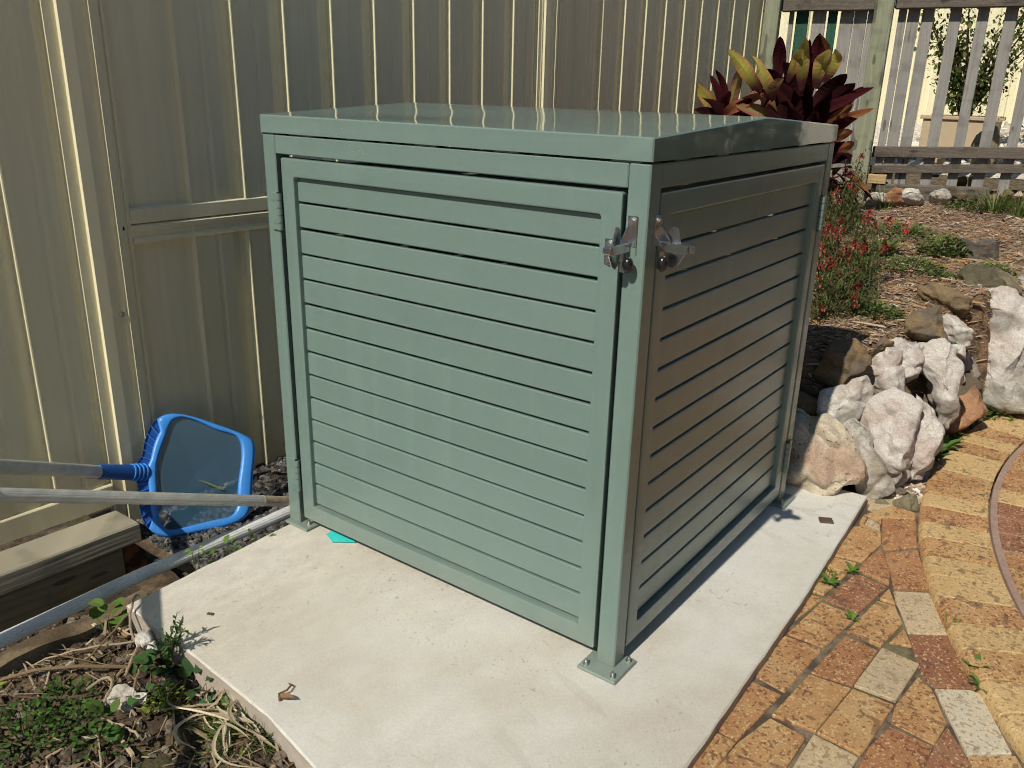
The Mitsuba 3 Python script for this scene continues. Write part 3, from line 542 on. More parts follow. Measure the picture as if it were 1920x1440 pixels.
# ---------------------------------------------------------------- lower paving: single bricks in a sandy bed
pv = structure('brick_path', cat(cbox((0.0, -1.6, -0.16), (2.2, 1.9, -0.0365), 0.004)), 'joint_sand')
def brick(poly2, z, tone, seed, parent, tilt=0.0):
    r = np.random.default_rng(seed)
    pg = Polygon(poly2)
    if not pg.is_valid: pg = pg.buffer(0)
    pg = pg.buffer(0.0008, join_style=2).buffer(-0.0028).buffer(0.0026, quad_segs=2)
    if pg.is_empty: return
    ring = np.array(pg.exterior.coords)[:-1]
    if Polygon(ring).exterior.is_ccw is False: ring = ring[::-1]
    m = chamfer_prism(ring, z - 0.05, z, 0.0025)
    a = r.normal(0, 0.006, 2) + tilt; c = ring.mean(0)
    V = np.array(m.vertices); V[:, 2] += (V[:, 0]-c[0])*a[0] + (V[:, 1]-c[1])*a[1] + r.normal(0, 0.0016)
    m.vertices = V
    obj('brick', m, 'brick', parent, uv=toneuv(tone, BT, r.random()))
for i, (tone, pts) in enumerate(BRICKS):
    brick(pts, ZP + (-0.004 if i == len(BRICKS)-1 else 0), tone, i+1, pv)
# the same bond carried on outside the frame, to the right and towards the camera
U = unit(np.array([0.40, 0.92])); Vv = np.array([U[1], -U[0]])
seen = [Polygon(p).buffer(0.004) for _, p in BRICKS]
from shapely.ops import unary_union
seen = unary_union([s.buffer(0) for s in seen])
CC0, RO, RI = np.array([3.09, 1.89]), 2.738, 2.512
padpoly = Polygon(PADO)
ringdisc = Polygon([(CC0[0] + (RO+0.012)*math.cos(a), CC0[1] + (RO+0.012)*math.sin(a)) for a in np.linspace(0, 2*math.pi, 200)[:-1]])
k = 500
for a in range(-14, 18):
    for b in range(-10, 18):
        o = np.array([0.30, -0.35]) + U*(a*0.236 + 0.118*(b % 2)) + Vv*(b*0.118)
        q = Polygon([o, o + U*0.236, o + U*0.236 + Vv*0.118, o + Vv*0.118])
        if not (0.1 < o[0] < 1.9 and -1.5 < o[1] < 1.4): continue
        q = q.difference(seen).difference(padpoly.buffer(0.012)).difference(ringdisc)
        if q.is_empty or q.geom_type != 'Polygon' or q.area < 0.004: continue
        k += 1; brick(list(q.exterior.coords)[:-1], ZP, ['tan', 'mixed', 'brown', 'tan', 'pale', 'tan', 'dark'][k % 7], k, pv)

# ---------------------------------------------------------------- raised paving: bull-nosed coping bricks on a circle
rp = structure('raised_paving', cat(lathe([(0.0, -0.012), (RI+0.012, -0.0035), (RI+0.012, -0.14), (0.0, -0.14)], (CC0[0], CC0[1], 0), 220)), 'mortar')
# mortar body under the coping
def ring_piece(r0, r1, a0, a1, z0, tops, parent, mat, seed, uv, tone=None):
    """a slice of a ring; tops = list of (r, z) from outside to inside"""
    ch = 0.0025/((r0+r1)/2); r = np.random.default_rng(seed)
    A = [a0, a0 + ch, (a0+a1)/2, a1 - ch, a1]; dz = [-0.0025, 0, 0, 0, -0.0025]
    tp = [(r1, z0)] + tops + [(r0, z0)]
    V, nA, nT = [], len(A), len(tp)
    h = r.normal(0, 0.0010)
    for a, d in zip(A, dz):
        for i, (rr, z) in enumerate(tp):
            zz = z if i in (0, nT-1) else z + d + h
            V.append((CC0[0] + rr*math.cos(a), CC0[1] + rr*math.sin(a), zz))
    F = []
    for i in range(nA-1):
        for j in range(nT-1):
            p = i*nT + j; F += [[p, p+1, p+nT+1], [p, p+nT+1, p+nT]]
    for base, rev in ((0, False), ((nA-1)*nT, True)):
        for j in range(1, nT-1):
            f = [base, base+j+1, base+j]; F.append(f[::-1] if rev else f)
    m = trimesh.Trimesh(V, F, process=False)
    if m.volume < 0: m.invert()
    obj('brick', m, mat, parent, uv=uv)
nose = [(RO, -0.030), (RO-0.0015, -0.018), (RO-0.006, -0.009), (RO-0.014, -0.003), (RO-0.026, 0.0), (RI+0.022, 0.0), (RI+0.019, -0.0025)]
step = 0.04426
a_ref = math.atan2(0.426-CC0[1], 0.771-CC0[0])
ctone = ['cream', 'tan', 'cream', 'mixed', 'cream', 'cream', 'tan', 'cream', 'mixed', 'cream', 'tan', 'tan', 'cream']
r0 = np.random.default_rng(77)
for i in range(-16, 40):
    a0 = a_ref - i*step; w = 0.0013
    ring_piece(RI+0.019, RO, a0 - step + w, a0 - w, -0.12, nose, rp, 'brick', 900+i, (BT.index(ctone[i % 13])/10, r0.random()))
itone = ['brown', 'tan', 'dark', 'tan', 'brown', 'cream', 'brown', 'dark', 'mixed', 'tan', 'dark']
for ringno in range(5):
    ro = RI - 0.008 - ringno*0.24; ri = ro - 0.228
    st = 0.118/((ro+ri)/2)
    n0 = (40, 34, 28, 24, 20)[ringno]
    for i in range(-8, n0):
        a0 = a_ref - 0.35*st - i*st; w = 0.0035/((ro+ri)/2)
        ring_piece(ri, ro, a0 - st + w, a0 - w, -0.1, [(ro, -0.0035), (ro-0.003, 0.0), (ri+0.003, 0.0), (ri, -0.0035)], rp, 'brick', 1300+ringno*99+i, (BT.index(itone[(i*3+ringno) % 11])/10, r0.random()))
# paving beyond the frame, far enough to show only in reflections
def far_brick(p, n, uv):
    row = dr.floor(p.y/0.118); x = p.x/0.236 + 0.5*(row - 2*dr.floor(row/2))
    r = mikit.cell_rand(dr.floor(x), row, 3)
    c = mix(C(0.40, 0.24, 0.10), C(0.27, 0.11, 0.055), r)
    fx, fy = x - dr.floor(x), p.y/0.118 - row
    j = smoothstep(0.0, 0.04, dr.minimum(fx, 1-fx))*smoothstep(0.0, 0.08, dr.minimum(fy, 1-fy))
    return mix(C(0.20, 0.16, 0.12), c, j)*(0.8 + 0.4*noise(p.x*120, p.y*120, 1.0))
bsdf('far_brick', {'type': 'principled', 'base_color': proc(far_brick), 'roughness': 0.85})
far = Polygon([(1.95, -9), (12, -9), (12, 12), (1.6, 12), (0.9, 3.6), (1.95, 1.9)]).union(Polygon([(0.35, -9), (1.95, -9), (1.95, -1.62), (0.35, -1.62)])).buffer(0)
far = far.difference(Polygon([(CC0[0] + (RI-0.01)*math.cos(a), CC0[1] + (RI-0.01)*math.sin(a)) for a in np.linspace(0, 2*math.pi, 120)[:-1]]).difference(Polygon([(CC0[0] + (RI-0.49)*math.cos(a), CC0[1] + (RI-0.49)*math.sin(a)) for a in np.linspace(0, 2*math.pi, 120)[:-1]])))
fm = cat(*[extrude(g, 0.06) for g in getattr(far, 'geoms', [far])]); fm.apply_translation((0, 0, -0.064))
structure('terrace', fm, 'far_brick')

# ---------------------------------------------------------------- garden bed behind the rock wall
WL = [(-2.0, 1.56), (-0.2, 1.56), (0.04, 1.66), (0.16, 1.84), (0.22, 2.1), (0.30, 2.45), (0.46, 2.80), (0.72, 3.2), (1.3, 4.0), (2.0, 5.0)]
wl = LineString(WL)
wlp = np.array(densify(WL + [], 0.02))[:-60]
import scipy.spatial
_wt = scipy.spatial.cKDTree(np.array([wl.interpolate(s).coords[0] for s in np.arange(0, wl.length, 0.02)]))
_ws = np.array([wl.interpolate(s).coords[0] for s in np.arange(0, wl.length, 0.02)])
_wd = np.gradient(_ws, axis=0)
def wall_d(X, Y):
    q = np.stack([np.ravel(X), np.ravel(Y)], -1); d, i = _wt.query(q)
    s = np.sign(_wd[i, 0]*(q[:, 1]-_ws[i, 1]) - _wd[i, 1]*(q[:, 0]-_ws[i, 0]))
    return (d*s).reshape(np.shape(X))
def bed_z(X, Y, rough=True):
    X, Y = np.asarray(X, float), np.asarray(Y, float)
    d = wall_d(X, Y); s = np.clip((d + 0.10)/0.22, 0, 1); s = s*s*(3-2*s)
    top = 0.385 + 0.112*(Y - 1.7) + 0.06*np.clip(X, -1, 2)*np.clip((Y-2.5)/2, 0, 1)
    z = -0.058 + (top + 0.058)*s
    if rough:
        p = np.stack([X, Y, 0*X], -1)
        z = z + 0.05*(meshkit.fbm(p*4, 3, 31) - 0.5) + 0.025*(meshkit.fbm(p*17, 2, 41) - 0.5)
    return z
structure('garden_bed', grid(np.linspace(-1.62, 2.0, 170), np.linspace(1.385, 4.95, 190), bed_z), 'mulch', smooth=True)
def back_z(X, Y):
    p = np.stack([X, Y, 0*X], -1)
    return 0.835 + 0.075*(Y - 4.9) + 0.02*(meshkit.fbm(p*6, 2, 51) - 0.5)
structure('neighbour_ground', grid(np.linspace(-4.5, 6, 60), np.linspace(4.9, 9.5, 50), back_z), 'pebble', smooth=True)

# ================================================================ METAL BOX (pump enclosure)
W, D, H = 1.197, 1.173, 1.195
OV = 0.003
box = thing('metal_enclosure', 'sage green slatted metal box with a low ridged lid standing on the concrete slab', 'enclosure')
P = 0.050
def post(x, y):
    return obj('post', cbox((x, y, 0.008), (x+P, y+P, H), 0.003), 'paint', box)
post(-P, 0.0); post(-W, 0.0); post(-P, D-P); post(-W, D-P)
def plate(x0, y0, x1, y1, bolts):
    pk = obj('base_plate', cbox((x0, y0, 0.0005), (x1, y1, 0.0095), 0.0025), 'paint', box)
    for bx, by in bolts:
        b = cat(cyl((bx, by, 0.0095), (bx, by, 0.012), 0.0075, 14), cyl((bx, by, 0.012), (bx, by, 0.018), 0.0058, 6), cyl((bx, by, 0.018), (bx, by, 0.024), 0.0033, 10))
        obj('bolt', b, 'zinc', pk)
plate(-0.077, -0.047, 0.029, 0.062, [(-0.062, -0.028), (0.014, -0.031), (0.015, 0.046)])
plate(-W-0.004, -0.018, -W+0.10, 0.085, [(-W+0.078, 0.012), (-W+0.078, 0.068)])
plate(-0.085, D-0.082, 0.031, D+0.03, [(0.012, D-0.058), (-0.066, D-0.066)])
# rails between the posts (stopped 1 mm short so that the welds read as fine lines)
def rail(lo, hi): obj('top_rail', cbox(lo, hi, 0.0025), 'paint', box)
rail((-W+P+0.001, 0.0006, H-P), (-P-0.001, P, H-0.0005))
rail((-P+0.0006, P+0.001, H-P), (-0.0006, D-P-0.001, H-0.0005))
rail((-W+P+0.001, D-P, H-P), (-P-0.001, D-0.0006, H-0.0005))
rail((-W+0.0006, P+0.001, H-P), (-W+P, D-P-0.001, H-0.0005))
# packers under the lid
pk = [cbox((x-0.035, 0.004, H), (x+0.035, 0.046, H+0.0045), 0.001) for x in (-1.17, -1.02, -0.83, -0.60, -0.36, -0.06)]
pk += [cbox((-0.046, y-0.03, H), (-0.006, y+0.03, H+0.0045), 0.001) for y in (0.15, 0.36, 0.62, 0.9, 1.12)]
for q in pk: obj('lid_packer', q, 'paint', box)
# lid: folded sheet with a ridge parallel to the front, drip edges 46 mm deep
z0, z1, zr = H+0.0048, 1.2462, 1.2763
prof = [(-OV, z1), (D/2, zr), (D+OV, z1)]
pts = []
c = 0.003
for x in (-W-OV, OV):
    sx = 1 if x < 0 else -1
    for y, z in [(-OV, z0), (-OV, z1), (D/2, zr), (D+OV, z1), (D+OV, z0)]:
        sy = 1 if y < 0.1 else (-1 if y > D-0.1 else 0); sz = -1 if z > z0 + 0.001 else 0
        for a in ((1, 1, 0), (1, 0, 1), (0, 1, 1)):
            pts.append((x + sx*c*a[0], y + sy*c*a[1], z + sz*c*a[2]))
lid = hull(pts)
obj('lid', lid, 'lid_paint', box, label='glossy lid with a low ridge reflecting the fence')

SL0, PITCH, SLH = 0.0945, 0.0713, 0.0645
def door(name, along, origin, w0, w1, sign, label):
    """a framed slatted door in the plane through origin; along = unit vector of its width, sign*across = outward"""
    dk = box + '__' + name
    a = np.asarray(along, float); n = np.asarray(sign, float); o = np.asarray(origin, float)
    zb, zt, fw, th = 0.036, 1.1365, 0.050, 0.036
    def blk(u0, u1, z0, z1, d0, d1, ch):
        m = cbox((u0, d0, z0), (u1, d1, z1), ch); V = np.array(m.vertices)
        V[:, 1] += rng.normal(0, 0.006)*(V[:, 2]-(z0+z1)/2) + rng.normal(0, 0.0008)*(V[:, 0]-u0); V[:, 2] += rng.normal(0, 0.0004)
        m2 = trimesh.Trimesh(o + np.outer(V[:, 0], a) + np.outer(V[:, 1], n) + np.outer(V[:, 2], [0, 0, 1.0]), m.faces, process=False)
        if m2.volume < 0: m2.invert()
        return m2
    def frame_ring(u0, u1, zlo, zhi, fw, r_out, r_in):
        from shapely.geometry import box as sbox
        outer = sbox(u0+r_out, zlo+r_out, u1-r_out, zhi-r_out).buffer(r_out, quad_segs=6)
        inner = sbox(u0+fw+r_in, zlo+fw+r_in, u1-fw-r_in, zhi-fw-r_in).buffer(r_in, quad_segs=6)
        return outer, inner
    # frame as rounded ring with rolled front edges
    u0, u1 = w0, w1
    so, si = frame_ring(u0, u1, zb, zt, fw, 0.006, 0.006)
    rings = []
    for k, (ins, dep) in enumerate([(0.0, 0.0), (0.0, th-0.006), (0.0018, th-0.0018), (0.006, th)]):
        rings.append((np.array(so.buffer(-ins, quad_segs=6).exterior.coords)[:-1] if ins < 0.006 else None, np.array(si.buffer(ins, quad_segs=6).exterior.coords)[:-1] if False else None, ins, dep))
    # build by resampling both contours to the same angle count
    def contour(r, u0, u1, zlo, zhi):
        out = []
        for cx, cz, a0 in ((u1-r, zhi-r, 0), (u0+r, zhi-r, 90), (u0+r, zlo+r, 180), (u1-r, zlo+r, 270)):
            for t in np.linspace(0, 90, 6): out.append((cx + r*math.cos(math.radians(a0+t)), cz + r*math.sin(math.radians(a0+t))))
        return np.array(out)
    ro = 0.006
    lv = []
    for ins, dep in ((0, 0.0), (0, th-0.005), (0.0015, th-0.0015), (0.005, th)):
        lv.append((contour(ro+0.0001 if ins < 0.001 else max(ro-ins, 0.0008), u0+ins, u1-ins, zb+ins, zt-ins), dep))
    for ins, dep in ((0.005, th), (0.0015, th-0.0015), (0, th-0.005), (0, 0.004)):
        lv.append((contour(0.006+ins, u0+fw-ins, u1-fw+ins, zb+fw-ins, zt-fw+ins), dep))
    V, F, m = [], [], 24
    for cc, dep in lv: V += [o + a*q[0] + n*dep + np.array([0, 0, q[1]]) for q in cc]
    for i in range(len(lv)-1):
        for j in range(m):
            k = (j+1) % m; F += [[i*m+j, i*m+k, (i+1)*m+k], [i*m+j, (i+1)*m+k, (i+1)*m+j]]
    L = len(lv)-1
    for j in range(m):
        k = (j+1) % m; F += [[L*m+j, L*m+k, k], [L*m+j, k, j]]
    fr = trimesh.Trimesh(np.array(V), np.array(F), process=False)
    if fr.volume < 0: fr.invert()
    obj('frame', fr, 'paint', dk, smooth=35)
    for i in range(14):
        zc = SL0 + i*PITCH
        obj('slat', blk(w0+fw-0.002, w1-fw+0.002, zc, zc+SLH, 0.006, 0.0215, 0.0022), 'paint', dk, uv=(0.0, rng.random()))
    labels[dk] = {'label': label}
    return dk
fd = door('front_door', (1, 0, 0), (0, 0.036, 0), -1.1275, -0.0600, (0, -1, 0), 'sunlit front door of fourteen slats')
sd = door('side_door', (0, 1, 0), (-0.036, 0, 0), 0.0560, 1.1120, (1, 0, 0), 'shaded side door of fourteen slats')
# closed slat walls at the back and on the fence side
def slat_wall(name, lo_hi):
    wk = box + '__' + name
    for i in range(15):
        zc = 0.04 + i*PITCH
        lo, hi = lo_hi(zc, zc+SLH); obj('slat', cbox(lo, hi, 0.002), 'paint', wk)
slat_wall('back_wall', lambda a, b: ((-W+P, D-0.03, a), (-P, D-0.012, b)))
slat_wall('fence_side_wall', lambda a, b: ((-W+0.012, P, a), (-W+0.03, D-P, b)))
# hinges
def hinge(center, axis_off, nrm, along, zlo, zhi):
    """five knuckles with dark gaps on a pin, one leaf with two screws"""
    hk = obj('hinge', cat(*[cyl((center[0], center[1], zlo + (zhi-zlo)*i/5 + 0.0009), (center[0], center[1], zlo + (zhi-zlo)*(i+1)/5 - 0.0009), 0.0085, 18) for i in range(5)]), 'paint', box, smooth=40)
    obj('pin', cyl((center[0], center[1], zlo-0.002), (center[0], center[1], zhi+0.002), 0.0055, 12), 'black', hk)
    c = np.array(center + (0,)); lo = c - np.array(along)*0.034 - np.array(nrm)*0.010; hi = c + np.array(nrm)*0.0 - np.array(along)*0.004
    l2, h2 = np.minimum(lo, hi), np.maximum(lo, hi); l2[2], h2[2] = zlo, zhi
    h2 = np.where(np.abs(nrm) > 0.5, np.where(np.array(nrm) > 0, l2 + 0.0125, h2), h2)
    l2 = np.where((np.array(nrm) < -0.5), h2 - 0.0125, l2)
    obj('leaf', cbox(l2, h2, 0.0008), 'paint', hk)
    for z in (zlo + 0.2*(zhi-zlo), zlo + 0.8*(zhi-zlo)):
        p = c - np.array(along)*0.020 + np.array(nrm)*0.002; p[2] = z
        obj('screw', cyl(p, p + np.array(nrm)*0.0022, 0.0034, 10), 'paint', hk)
for zl, zh in ((0.938, 1.041), (0.126, 0.232)):
    hinge((-1.1385, -0.0045), 0, (0, -1, 0), (1, 0, 0), zl, zh)
for zl, zh in ((0.938, 1.041), (0.126, 0.232)):
    hinge((0.0045, 1.1185), 0, (1, 0, 0), (0, -1, 0), zl, zh)
# latches, built for the front door and turned for the side door
def bolt_head(p, n, r=0.0075):
    p, n = np.asarray(p, float), np.asarray(n, float)
    return cat(cyl(p, p + n*0.0022, r, 18), cyl(p + n*0.0022, p + n*0.0055, r*0.68, 12))
def latch(M, mirror):
    """drawn for the front: x to the right along the door face, y out of it (towards -y), z up"""
    def tr(m):
        V = np.array(m.vertices); W_ = np.array([M(v) for v in V]); mm = trimesh.Trimesh(W_, m.faces, process=False)
        if mm.volume < 0: mm.invert()
        return mm
    lk = obj('latch', tr(cat(cbox((-0.094, 0.0002, 0.986), (-0.068, 0.0034, 1.040), 0.0015), cbox((-0.0679, 0.0002, 0.996), (-0.046, 0.0034, 1.034), 0.0012))), 'steel', box, label='chromed gate latch with a black knob')
    obj('bolt', tr(bolt_head((-0.082, 0.0034, 1.029), (0, 1, 0), 0.0085)), 'zinc', lk)
    obj('bolt', tr(bolt_head((-0.082, 0.0034, 0.996), (0, 1, 0), 0.0085)), 'zinc', lk)
    obj('strike', tr(cat(cbox((-0.043, 0.0002, 1.030), (-0.020, 0.0032, 1.092), 0.0015), hull([(x, y, z) for x in (-0.0432, -0.0412) for y, z in ((0.0034, 1.032), (0.028, 1.032), (0.026, 1.045), (0.012, 1.060), (0.0034, 1.070))]), hull([(x, y, z) for x in (-0.0222, -0.0202) for y, z in ((0.0034, 1.032), (0.020, 1.032), (0.010, 1.046), (0.0034, 1.052))]))), 'steel', lk)
    obj('bolt', tr(bolt_head((-0.0315, 0.0032, 1.081), (0, 1, 0), 0.0088)), 'zinc', lk)
    a = np.linspace(0, math.pi, 11)
    fin = hull([(x, 0.030 + 0.011*math.cos(t), 1.060 + 0.011*math.sin(t)) for t in a for x in (-0.0520, -0.0500)] + [(x, y, 1.036) for x in (-0.0520, -0.0500) for y in (0.012, 0.048)])
    obj('fin', tr(fin), 'steel', lk)
    bar = cat(cbox((-0.053, 0.004, 1.0195), (-0.034, 0.070, 1.0215), 0.0006), cbox((-0.053, 0.004, 1.0365), (-0.034, 0.070, 1.0385), 0.0006), cbox((-0.0362, 0.004, 1.0216), (-0.034, 0.0695, 1.0364), 0.0006), cbox((-0.053, 0.0672, 1.0216), (-0.0364, 0.0698, 1.0364), 0.0006))
    obj('bar', tr(bar), 'steel', lk)
    obj('bar_end', tr(cbox((-0.0545, 0.0702, 1.0215), (-0.036, 0.080, 1.0365), 0.003)), 'steel', lk)
    tri = hull([(x, y, z) for x in (-0.0520, -0.0500) for y, z in ((0.012, 1.0190), (0.060, 1.0190), (0.044, 0.992), (0.030, 0.984), (0.018, 0.992))])
    obj('trigger', tr(tri), 'steel', lk)
    kn = trimesh.creation.icosphere(subdivisions=3, radius=1.0); kn.apply_scale((0.0115, 0.0115, 0.0165)); kn.apply_translation((-0.026, 0.022, 0.996))
    obj('knob', tr(kn), 'black', lk, smooth=True)
    obj('catch', tr(cbox((-0.052, 0.0036, 0.976), (-0.040, 0.010, 0.9955), 0.001)), 'zinc', lk)
latch(lambda v: (v[0], -v[1], v[2]), False)
latch(lambda v: (v[1], 0.012 - v[0], v[2]), True)

# ================================================================ COLORBOND-STYLE STEEL FENCE ON THE LEFT
FT = unit(np.array([0.056, 1.0])); FN = np.array([FT[1], -FT[0]])
FO = np.array([-1.80, 0.0])
fence = thing('metal_fence', 'cream ribbed steel sheet fence running along the left side', 'fence')
def fence_ext(line, z0, z1, t=0.0012):
    """extrude a plan line of (s along the fence, d towards the yard)"""
    P2 = [FO + FT*s + FN*d for s, d in line]
    pg = LineString(P2).buffer(t/2, cap_style=2, join_style=2)
    m = extrude(pg, z1-z0); m.apply_translation((0, 0, z0)); return m
PER, DEP = 0.2080, 0.016
def rib_line(s0, s1, first):
    pts = [(s0, 0.0)]
    k = first
    while k < s1 + PER:
        for ds, d in ((0.0, 0.0), (0.0015, DEP+0.006), (0.0045, DEP+0.0065), (0.0080, DEP), (0.080, DEP), (0.088, DEP-0.003), (0.096, DEP-0.003), (0.104, DEP), (0.150, DEP), (0.180, 0.002)):
            s = k + ds
            if s0 < s < s1: pts.append((s, d))
        k += PER
    pts.append((s1, 0.0)); return pts
ZT = 2.25
def sheet(s0, s1, first, z0, z1): obj('sheet', fence_ext(rib_line(s0, s1, first), z0, z1), 'fence', fence)
sheet(-2.9, -0.255, -0.435 - 11*PER, 0.0, ZT)
sheet(-0.075, 2.02, 0.134, 0.905, ZT)
sheet(-0.075, 2.02, 0.134, -0.16, 0.865)
sheet(2.13, 4.62, 2.300, -0.16, ZT)
def fence_post(s, w, z0):
    sc = w/0.17
    line = [(-0.010, 0.006), (0.0, 0.006), (0.001, 0.020), (0.034, 0.020), (0.036, 0.0335), (0.070, 0.0335), (0.108, 0.024), (0.1205, 0.022), (0.122, 0.034), (0.150, 0.024), (0.160, 0.014), (0.161, 0.021), (0.170, 0.020), (0.172, 0.0)]
    line = [(s + a*sc, d) for a, d in line]
    obj('post', fence_ext(line, z0, ZT+0.02, 0.0016), 'fence', fence)
fence_post(-0.255, 0.176, -0.2)
fence_post(1.985, 0.165, -0.2)
fence_post(-2.95, 0.17, -0.2)
def fence_rail(s0, s1, prof):
    """prof: (d, z) section extruded along the fence"""
    pg = LineString(prof).buffer(0.0008, cap_style=2, join_style=2)
    m = extrude(pg, s1-s0); V = np.array(m.vertices)
    W3 = np.c_[FO + np.outer(V[:, 2]+s0, FT) + np.outer(V[:, 0], FN), V[:, 1]]
    mm = trimesh.Trimesh(W3, m.faces, process=False)
    if mm.volume < 0: mm.invert()
    obj('rail', mm, 'fence', fence)
fence_rail(-0.078, 1.995, [(0.001, 0.940), (0.020, 0.9395), (0.024, 0.936), (0.024, 0.894), (0.004, 0.8895)])
fence_rail(-0.078, 1.995, [(0.002, 0.888), (0.022, 0.8865), (0.026, 0.883), (0.0245, 0.868), (0.018, 0.866), (0.018, 0.848), (0.024, 0.846), (0.024, 0.829), (0.002, 0.826)])
fence_rail(-2.9, -0.258, [(0.0, 0.044), (0.026, 0.043), (0.029, 0.040), (0.029, -0.030), (0.012, -0.0335)])
fence_rail(2.14, 4.6, [(0.0, 0.44), (0.026, 0.439), (0.028, 0.436), (0.028, 0.38), (0.01, 0.378)])
fence_rail(-2.9, 4.6, [(-0.03, ZT), (0.03, ZT), (0.03, ZT-0.05), (0.012, ZT-0.052)])
def fence_pt(s, d, z): q = FO + FT*s + FN*d; return np.array([q[0], q[1], z])
obj('screw', cat(cyl(fence_pt(-0.150, 0.0325, 0.612), fence_pt(-0.150, 0.0395, 0.612), 0.0062, 6), cyl(fence_pt(-0.150, 0.0325, 0.612), fence_pt(-0.150, 0.0350, 0.612), 0.009, 14)), 'zinc', fence)
obj('rivet', cyl(fence_pt(-0.112, 0.026, 0.882), fence_pt(-0.112, 0.0285, 0.882), 0.008, 12), 'black', fence)

# ---------------------------------------------------------------- timber sleepers under the left fence panel
WT = ['paling', 'post', 'rail', 'sleeper', 'darkwood', 'green', 'block']
def wuv(t): return (WT.index(t)/10, rng.random())
def skew(m):
    V = np.array(m.vertices); V[:, 0] += 0.056*(V[:, 1]+0.5); m.vertices = V; return m
sl = obj('timber_sleeper', skew(cbox((-1.792, -2.6, -0.115), (-1.648, -0.262, -0.046), 0.005)), 'wood', uv=wuv('sleeper')); tag(sl, 'weathered grey timber sleeper lying along the foot of the left fence panel', 'sleeper')
V = meshkit.WRITTEN
sl2 = obj('timber_sleeper', skew(cbox((-1.79, -2.6, -0.33), (-1.656, -0.325, -0.1185), 0.004)), 'wood', uv=wuv('darkwood')); tag(sl2, 'dark timber sleeper underneath the weathered grey one', 'sleeper')
pl = obj('steel_stump', cat(cbox((-1.77, -0.312, -0.33), (-1.672, -0.304, -0.122), 0.001), cbox((-1.68, -0.304, -0.33), (-1.672, -0.235, -0.122), 0.001)), 'rust'); tag(pl, 'rusty steel angle at the end of the dark lower sleeper', 'bracket')
structure('footing_strip', grid(np.linspace(-1.44, -1.20, 40), np.linspace(-1.6, -0.42, 80), lambda X, Y: -0.118 - 0.06*np.clip((-1.38-X)/0.06, 0, 1) - 0.10*np.clip((X+1.30)/0.1, 0, 1) + 0.075*(meshkit.fbm(np.stack([X*7, Y*4, 0*X], -1), 4, 5)-0.5)), 'footing', smooth=True)

# ================================================================ POLES AND POOL NET
def pole(name, pts, r, mat, label, ribs=0, cat_='pole'):
    pts = [np.array(p) for p in pts]; pth = []
    for a, b in zip(pts, pts[1:]):
        for t in np.linspace(0, 1, 6)[:-1]: pth.append(a + (b-a)*t)
    pth.append(pts[-1])
    if ribs:
        n = ribs*4; m = tube(pth, r, n); V = np.array(m.vertices); P_ = np.array(pth); k = np.arange(len(P_)*n)
        ring = V[:len(P_)*n].reshape(len(P_), n, 3); dd = ring - P_[:, None]
        f = 1 - 0.075*(np.arange(n) % 4 == 0); ring[:] = P_[:, None] + dd*f[None, :, None]
        V[:len(P_)*n] = ring.reshape(-1, 3); m.vertices = V
    else: m = tube(pth, r, 24)
    o = obj(name, m, mat, smooth=(None if ribs else 50))
    tag(o, label, cat_); return o
pole('pool_pole', [(-1.330, -2.6, -0.075), (-1.306, -0.84, -0.026), (-1.300, -0.444, -0.018), (-1.262, 0.30, -0.018), (-1.25, 1.5, -0.02)], 0.0195, 'aluminium', 'ribbed silver pole lying on the ground along the left edge of the slab', ribs=15)
pb = [np.array((-1.30, -0.775, 0.364)), np.array((-1.30, -0.024, 0.047))]
d1 = unit(pb[1]-pb[0]); e1 = pb[0]; e2 = e1 + d1*(np.linalg.norm(pb[1]-pb[0]))
pB = thing('pool_pole', 'grey telescopic pole in front of the blue net, ending behind the metal box', 'pole')
m = tube([e1 + d1*t for t in np.linspace(-2.0, np.linalg.norm(e2-e1), 8)], 0.0180, 64); 
Vv_ = np.array(m.vertices); ax = e1 + np.outer((Vv_-e1) @ d1, d1); k = np.arange(len(Vv_)-2) % 64
Vv_[:-2] = ax[:-2] + (Vv_[:-2]-ax[:-2])*(1 - 0.05*(k % 4 == 0))[:, None]; m.vertices = Vv_
obj('tube', m, 'dull_alu', pB)
obj('sleeve', cat(tube([e2 + d1*t for t in (-0.002, 0.003)], 0.0188, 24), tube([e2 + d1*t for t in (0.003, 0.06, 0.22)], 0.0172, 24)), 'tape', pB, smooth=50)

net = thing('pool_net', 'blue plastic leaf skimmer leaning against the steel fence', 'pool net')
NN = unit(NET_N)
def resample(P_, n):
    P_ = np.array(P_); Q = np.vstack([P_, P_[:1]])
    from scipy.interpolate import splprep, splev
    s = np.r_[0, np.cumsum(np.linalg.norm(np.diff(Q, axis=0), axis=1))]
    tck, _ = splprep(Q.T, u=s/s[-1], s=0.00002, per=True)
    return np.array(splev(np.linspace(0, 1, n+1)[:-1], tck)).T
def angle_sort(P_, c, ax, ay):
    q = P_ - c; a = np.arctan2(q @ ay, q @ ax); return a
ca = np.mean(NET_IN, 0); axx = unit(np.cross([0, 0, 1.0], NN)); ayy = np.cross(NN, axx)
def polar(P_, n=96):
    R_ = resample(P_, 400); a = angle_sort(R_, ca, axx, ayy); o = np.argsort(a); th = np.linspace(-np.pi, np.pi, n+1)[:-1]
    rr = np.interp(th, a[o], np.linalg.norm((R_-ca) - np.outer((R_-ca) @ NN, NN), axis=1)[o], period=2*np.pi)
    return ca + rr[:, None]*(np.cos(th)[:, None]*axx + np.sin(th)[:, None]*ayy), th
outer_, th = polar(NET_OUT); inner_, _ = polar(NET_IN)
nO = len(outer_)
